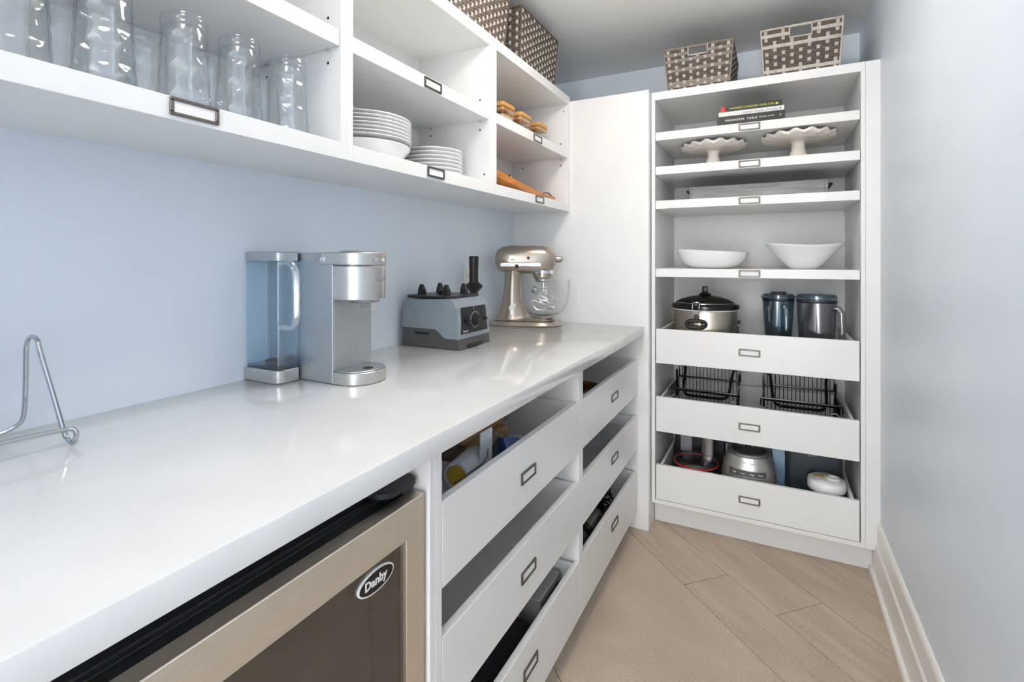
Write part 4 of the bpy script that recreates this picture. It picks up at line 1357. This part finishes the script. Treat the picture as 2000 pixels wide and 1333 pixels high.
bp = MB()
xs = [-.072 + .144 * k_ / 16 for k_ in range(17)]
bp.loft([[(x, fp_front(x, .124) + .006, .124) for x in xs], [(x, fp_front(x, .124) - .0022, .124) for x in xs], [(x, fp_front(x, .148) - .0022, .148) for x in xs], [(x, fp_front(x, .148) + .006, .148) for x in xs]], 0, False, False, True, False, True)
bp.build('button_panel', DARKGREY, fpm)
bp = MB().tube([(x, fp_front(x, .149) - .0015, .149) for x in xs] + [(x, fp_front(x, .123) - .0015, .123) for x in xs[::-1]], .0011, 6, closed=True)
bp.build('panel_rim', CHROME, fpm)
for (x, wd) in ((-.052, 'Off'), (-.018, 'Low'), (.018, 'High'), (.052, 'Pulse')):
    text('button_word', wd, .0105, OFFW, fpm, (x, fp_front(x, .136) - .0032, .136), (math.radians(82), 0, math.atan2((fp_front(x + .004, .136) - fp_front(x - .004, .136)), .008)), .0004)
MB().box(-.026, .026, fp_front(.0, .170) + .006, fp_front(.0, .170) + .012, .172, .178, 0, .001).build('badge_strip', CHROME, fpm)

pb = MB()
for (x0, x1, y0, y1, zt) in ((.010, .042, 2.60, 2.70, .225),):
    pb.loft([[(x0, y0, zd3 + .0006), (x1, y0, zd3 + .0006), (x1, y1, zd3 + .0006), (x0, y1, zd3 + .0006)], [(x0 - .008, y0 - .006, zd3 + .10), (x1 + .003, y0 - .006, zd3 + .10), (x1 + .003, y1, zd3 + .10), (x0 - .008, y1, zd3 + .10)], [(x0 - .018, y0, zd3 + zt - .03), (x1 + .002, y0, zd3 + zt - .03), (x1 + .002, y1, zd3 + zt - .03), (x0 - .018, y1, zd3 + zt - .03)], [(x0 - .014, y0 + .02, zd3 + zt), (x1, y0 + .02, zd3 + zt), (x1, y0 + .04, zd3 + zt), (x0 - .014, y0 + .04, zd3 + zt)]], 0)
o = pb.build('plastic_pouch', PALEBLUE)
tag(o, 'pale blue plastic pouch standing behind the food processor', 'pouch')
pb = MB()
pb.loft([[(-.203, 2.61, zd3 + .0006), (-.175, 2.61, zd3 + .0006), (-.175, 2.72, zd3 + .0006), (-.203, 2.72, zd3 + .0006)], [(-.203, 2.60, zd3 + .09), (-.165, 2.60, zd3 + .09), (-.165, 2.72, zd3 + .09), (-.203, 2.72, zd3 + .09)], [(-.203, 2.62, zd3 + .175), (-.16, 2.62, zd3 + .175), (-.16, 2.66, zd3 + .165), (-.203, 2.66, zd3 + .165)]], 0)
o = pb.build('plastic_pouch', PALEBLUE)
tag(o, 'pale blue plastic pouch standing beside the blade caddy', 'pouch')

db = thing('storage_tub', 'dark charcoal storage tub with clear rim in the bottom drawer', 'tub', (.150, 2.63, zd3), world_coords=True)
o_ = rrect(.049, .258, 2.525, 2.74, .022, 5)
i_ = rrect(.053, .254, 2.529, 2.736, .019, 5)
MB().loft([[(x, y, zd3 + .0008) for x, y in o_], [(x, y, zd3 + .215) for x, y in o_], [(x, y, zd3 + .215) for x, y in i_], [(x, y, zd3 + .006) for x, y in i_]], 0).build('tub_body', CHARC, db)
o2 = rrect(.0475, .2595, 2.5235, 2.7415, .023, 5)
MB().loft([[(x, y, zd3 + .2155) for x, y in o2], [(x, y, zd3 + .234) for x, y in o2], [(x, y, zd3 + .234) for x, y in i_], [(x, y, zd3 + .2155) for x, y in i_]], 0, loop=True).build('clear_rim', CLEAR, db)
MB().box(.130, .166, 2.5190, 2.5232, zd3 + .206, zd3 + .222, 0, .002).build('latch', CLEAR, db)
MB().box(.080, .235, 2.56, 2.70, zd3 + .0065, zd3 + .16, 0, .008).build('inner_tray', BLACK, db)

wl_ = thing('lidded_jar', 'round white lid with ring knob and yellow sticker in the bottom drawer', 'jar', (.193, 2.444, zd3 + .0))
MB().lathe([(0, .0008), (.058, .0008), (.062, .004), (.064, .110), (0, .110)], 40).build('jar_body', SMOKE2, wl_)
LZ = Matrix.Translation((0, 0, .012))
MB().lathe([(0, .1005), (.068, .1005), (.0695, .106), (.0695, .128), (.066, .138), (.058, .143), (0, .146)], 44).xf(LZ).build('lid', mat('white_plastic', (.82, .82, .84), .3), wl_)
MB().lathe([(.017, .1455), (.025, .1455), (.0255, .150), (.023, .154), (.019, .154), (.0175, .150)], 28, (.022, -.012, 0), loop=True).xf(LZ).build('ring_knob', mat('white_plastic_knob', (.85, .85, .86), .3), wl_)
stk = MB().box(-.020, .020, -.009, .009, 0, .0006)
stk.xf(LZ @ Matrix.Translation((-.028, .005, .1452)) @ Matrix.Rotation(-.2, 4, 'Z') @ Matrix.Rotation(-.03, 4, 'Y'))
stk.build('sticker', YELLOW, wl_)
MB().tube([(.022, .018, .1462), (.030, .050, .1445)], .0008, 5).xf(LZ).build('groove_line', BLACK, wl_)
MB().tube([(.044, .004, .1460), (.060, .020, .1432)], .0008, 5).xf(LZ).build('groove_line', BLACK, wl_)

# ================================================================== LEFT BASE CABINET, TOP DRAWER
zf = .6402
cbn = thing('clear_bin', 'clear plastic bin of paper rolls in the top base drawer', 'bin', (-.73, .96, zf), world_coords=True)
x0, x1, y0, y1 = -.87, -.605, .805, 1.105
o_ = rrect(x0, x1, y0, y1, .015, 4)
i_ = rrect(x0 + .0025, x1 - .0025, y0 + .0025, y1 - .0025, .013, 4)
MB().loft([[(x, y, zf + .0005) for x, y in o_], [(x, y, zf + .135) for x, y in o_], [(x, y, zf + .135) for x, y in i_], [(x, y, zf + .003) for x, y in i_]], 0).build('bin_body', CLEAR, cbn)
o2 = rrect(x0 - .003, x1 + .003, y0 - .003, y1 + .003, .017, 4)
MB().loft([[(x, y, zf + .1355) for x, y in o2], [(x, y, zf + .147) for x, y in o2], [(x, y, zf + .147) for x, y in i_], [(x, y, zf + .1355) for x, y in i_]], 0, loop=True).build('bin_rim', CLEAR, cbn)
MB().tube([(x1 + .001, .90, zf + .098), (x1 + .001, 1.02, zf + .098), (x1 + .001, 1.04, zf + .108), (x1 + .001, 1.045, zf + .125)], .0018, 6).build('handle_edge', DARKGREY, cbn)


def roll(label, c, r, L, axis, inner=None, k=.45):
    t = thing('paper_roll', label, 'roll', c, 0, 'white rolls in the clear bin')
    M_ = Matrix.Rotation(math.atan2(axis[1], axis[0]), 4, 'Z') @ Matrix.Rotation(PI / 2, 4, 'Y')
    b = MB().lathe([(r * k, -L / 2), (r * .97, -L / 2), (r, -L / 2 + .002), (r, L / 2 - .002), (r * .97, L / 2), (r * k, L / 2)], 26, loop=True)
    b.xf(M_)
    b.build('paper', PAPER, t)
    b = MB().lathe([(0, -L / 2 + .004), (r * k * .98, -L / 2 + .004), (r * k * .98, L / 2 - .004), (0, L / 2 - .004)], 20)
    b.xf(M_)
    b.build('core', inner or CARDBOARD, t)


o = MB().box(-.862, -.612, .812, 1.098, zf + .0035, zf + .048, 0, .002).build('flat_carton', PAPER)
tag(o, 'flat white carton under the rolls at the bottom of the clear bin', 'carton')
zc_ = zf + .0485
roll('white paper roll with dark core nearest the divider in the clear bin', (-.662, .868, zc_ + .030), .030, .09, (.25, -1), DARKGREY, .62)
roll('white paper roll with yellow core in the middle of the clear bin', (-.650, 1.020, zc_ + .032), .032, .11, (.15, -1), YELLOW, .80)
roll('white paper roll lying at the back of the clear bin', (-.745, .870, zc_ + .034), .034, .10, (.6, -1), GREYL, .4)
roll('white paper roll lying behind the yellow-core roll in the clear bin', (-.760, .985, zc_ + .036), .036, .10, (1, -.5), PAPER, .3)
roll('small white paper roll resting on top of the front rolls', (-.700, .905, zc_ + .092), .024, .09, (.2, -1), CARDBOARD, .5)
o = MB().box(-.625, -.619, 1.040, 1.092, zf + .0485, zf + .160, 0, .001).build('folded_card', PAPER)
tag(o, 'white folded card upright in the clear bin', 'card')
o = MB().box(-.86, -.70, 1.125, 1.330, zf + .0006, zf + .085, 0, .002).build('tan_bag', TANBAG)
tag(o, 'tan printed paper bag lying behind the clear bin', 'bag')
cb = thing('cardboard_box', 'brown cardboard box on top of the tan bag in the top base drawer', 'box', (-.80, 1.20, zf + .086))
MB().box(-.075, .075, -.085, .150, 0, .055, 0, .002).build('box_body', CARDBOARD, cb)
MB().box(-.0755, .0755, .030, .034, .0552, .0562).build('tape', mat('packing_tape', s2l(150, 105, 60), .3), cb)
b = MB()
b.loft([[(-.70, 1.215, zf + .0008), (-.64, 1.215, zf + .0008), (-.64, 1.335, zf + .0008), (-.70, 1.335, zf + .0008)], [(-.695, 1.21, zf + .05), (-.64, 1.21, zf + .05), (-.64, 1.335, zf + .045), (-.695, 1.335, zf + .045)], [(-.675, 1.225, zf + .085), (-.66, 1.225, zf + .085), (-.66, 1.31, zf + .060), (-.675, 1.31, zf + .060)]], 0)
o = b.build('foil_bag', BLUEBAG)
tag(o, 'crumpled blue foil snack bag at the drawer front', 'bag')

# ================================================================== LEFT BASE CABINET, BOTTOM DRAWER
zf = .1172
ks = thing('kitchen_scale', 'flat grey kitchen scale on edge in the bottom base drawer', 'scale', (-.625, 1.385, zf), world_coords=True)
MB().box(-.680, -.590, 1.312, 1.470, zf + .0006, zf + .128, 0, .004).build('scale_body', vary(mat('grey_scale_plastic', s2l(150, 150, 150), .4), 20, .05), ks)
for k_ in range(5):
    MB().box(-.660, -.652, 1.335 + .02 * k_, 1.347 + .02 * k_, zf + .128, zf + .1288).build('button', DARKGREY, ks)
MB().box(-.5895, -.5885, 1.330, 1.452, zf + .03, zf + .11).build('display', DARKGREY, ks)
b = MB()
n_, m_ = 26, 10
vs, fs = [], []
for i in range(n_):
    for j in range(m_):
        y = .800 + .495 * i / (n_ - 1)
        x = -.585 - .30 * j / (m_ - 1)
        e = min(1, min(i, n_ - 1 - i, j + 1, m_ - 1 - j) / 2.0)
        vs.append((x, y, zf + .004 + (.108 + .018 * noise.noise(Vector((x * 9, y * 9, 1)))) * min(1, e + .25 * (j == 0))))
for i in range(n_ - 1):
    for j in range(m_ - 1):
        fs.append((i * m_ + j, i * m_ + j + 1, (i + 1) * m_ + j + 1, (i + 1) * m_ + j))
b.add(vs, fs, 0, True)
rim = [i * m_ for i in range(n_)] + [(n_ - 1) * m_ + j for j in range(1, m_)] + [i * m_ + m_ - 1 for i in range(n_ - 2, -1, -1)] + [j for j in range(m_ - 2, 0, -1)]
lo = len(b.v)
b.add([(vs[i][0], vs[i][1], zf + .0008) for i in rim], [], 0)
R_ = len(rim)
for k_ in range(R_):
    b.f.append([rim[k_], rim[(k_ + 1) % R_], lo + (k_ + 1) % R_, lo + k_]); b.m.append(0); b.s.append(True)
b.f.append([lo + k_ for k_ in range(R_)]); b.m.append(0); b.s.append(False)
o = b.build('folded_cloth', CLOTH, sharp=60)
tag(o, 'heap of black cloth in the bottom base drawer', 'cloth')
o = MB().slab(rrect(-.668, -.652, 1.2985, 1.3095, .004, 3), zf + .0006, zf + .122, 0, .003).build('rubber_spatula', PEACH)
tag(o, 'small peach plastic stick between black cloth and scale', 'utensil')

# ================================================================== RIGHT BASE CABINET DRAWERS
zf = .6422
b = MB()
for k_ in range(9):
    R_ = .085 - .001 * k_
    b.lathe([(R_ - .006, .004 + .006 * k_), (R_, .001 + .006 * k_), (R_ + .003, .004 + .006 * k_), (R_, .007 + .006 * k_)], 28, loop=True)
b.lathe([(0, .0005), (.08, .0005), (.08, .004), (0, .004)], 28)
o = b.build('straw_trivet', WICKBR)
o.location = (-.700, 1.985, zf)
o['kind'] = 'stuff' if False else 'thing'
del o['kind']
tag(o, 'round brown straw basket in the upper right base drawer', 'basket')
zf = .3952
ts = thing('clear_tray', 'clear plastic tray lying in the middle right base drawer', 'tray', (-.78, 2.06, zf), world_coords=True)
o_ = rrect(-.98, -.60, 1.90, 2.22, .03, 5)
i_ = rrect(-.975, -.605, 1.905, 2.215, .027, 5)
MB().loft([[(x, y, zf + .0006) for x, y in o_], [(x, y, zf + .085) for x, y in o_], [(x, y, zf + .085) for x, y in i_], [(x, y, zf + .004) for x, y in i_]], 0).build('tray_body', CLEAR, ts)
MB().tube([(x, y, zf + .087) for x, y in o_], .003, 6, closed=True).build('tray_rim', CLEAR, ts)
zf = .1172
def travel_cup(label, x, y, rz, L, r, m_):
    t = thing('travel_cup', label, 'cup', (x, y, zf + r), rz, 'dark cups in the bottom right drawer')
    M_ = Matrix.Rotation(PI / 2, 4, 'X')
    b = MB().lathe([(0, -L / 2), (r * .85, -L / 2), (r * .9, -L / 2 + .004), (r, L / 2 - .03), (0, L / 2 - .03)], 26)
    b.xf(M_); b.build('cup_body', m_, t)
    b = MB().lathe([(0, L / 2 - .03), (r * .99, L / 2 - .03), (r * .99, L / 2 - .006), (r * .8, L / 2), (0, L / 2)], 26)
    b.xf(M_); b.build('cup_lid', BLACK, t)
GUN = vary(mat('gunmetal', (.16, .15, .155), .35, .7), 30, .1)
travel_cup('dark grey travel cup lying nearest the divider in the bottom right drawer', -.640, 1.685, .0, .19, .056, GUN)
travel_cup('dark grey travel cup lying second in the bottom right drawer', -.642, 1.870, .0, .17, .058, GUN)
ck = thing('appliance_cord', 'black coiled appliance cord in the bottom right drawer', 'cord', (-.66, 2.105, zf))
pts = []
for i in range(90):
    a = i * .42
    pts.append((.045 * math.cos(a) * (1 + .15 * math.sin(i * .31)), .055 * math.sin(a), .008 + .0013 * i + .004 * math.sin(i * .7)))
MB().tube(pts, .0042, 7).build('cable', BLACK, ck)
MB().box(-.02, .02, -.115, -.075, .001, .05, 0, .006, 2).build('plug', BLACK, ck)
dbx = MB()
dbx.loft([[(-.70 + .11 * math.cos(2 * PI * i / 24) * .8, 2.000 + .040 * math.sin(2 * PI * i / 24), zf + z_) for i in range(24)] for z_ in (.0006, .12)] , 0)
o = dbx.build('black_pouch', BLACKG)
tag(o, 'glossy black pouch standing between travel cups and coiled cord', 'pouch')

# clean up the working property
for o in bpy.data.objects:
    if '_o' in o.keys():
        del o['_o']
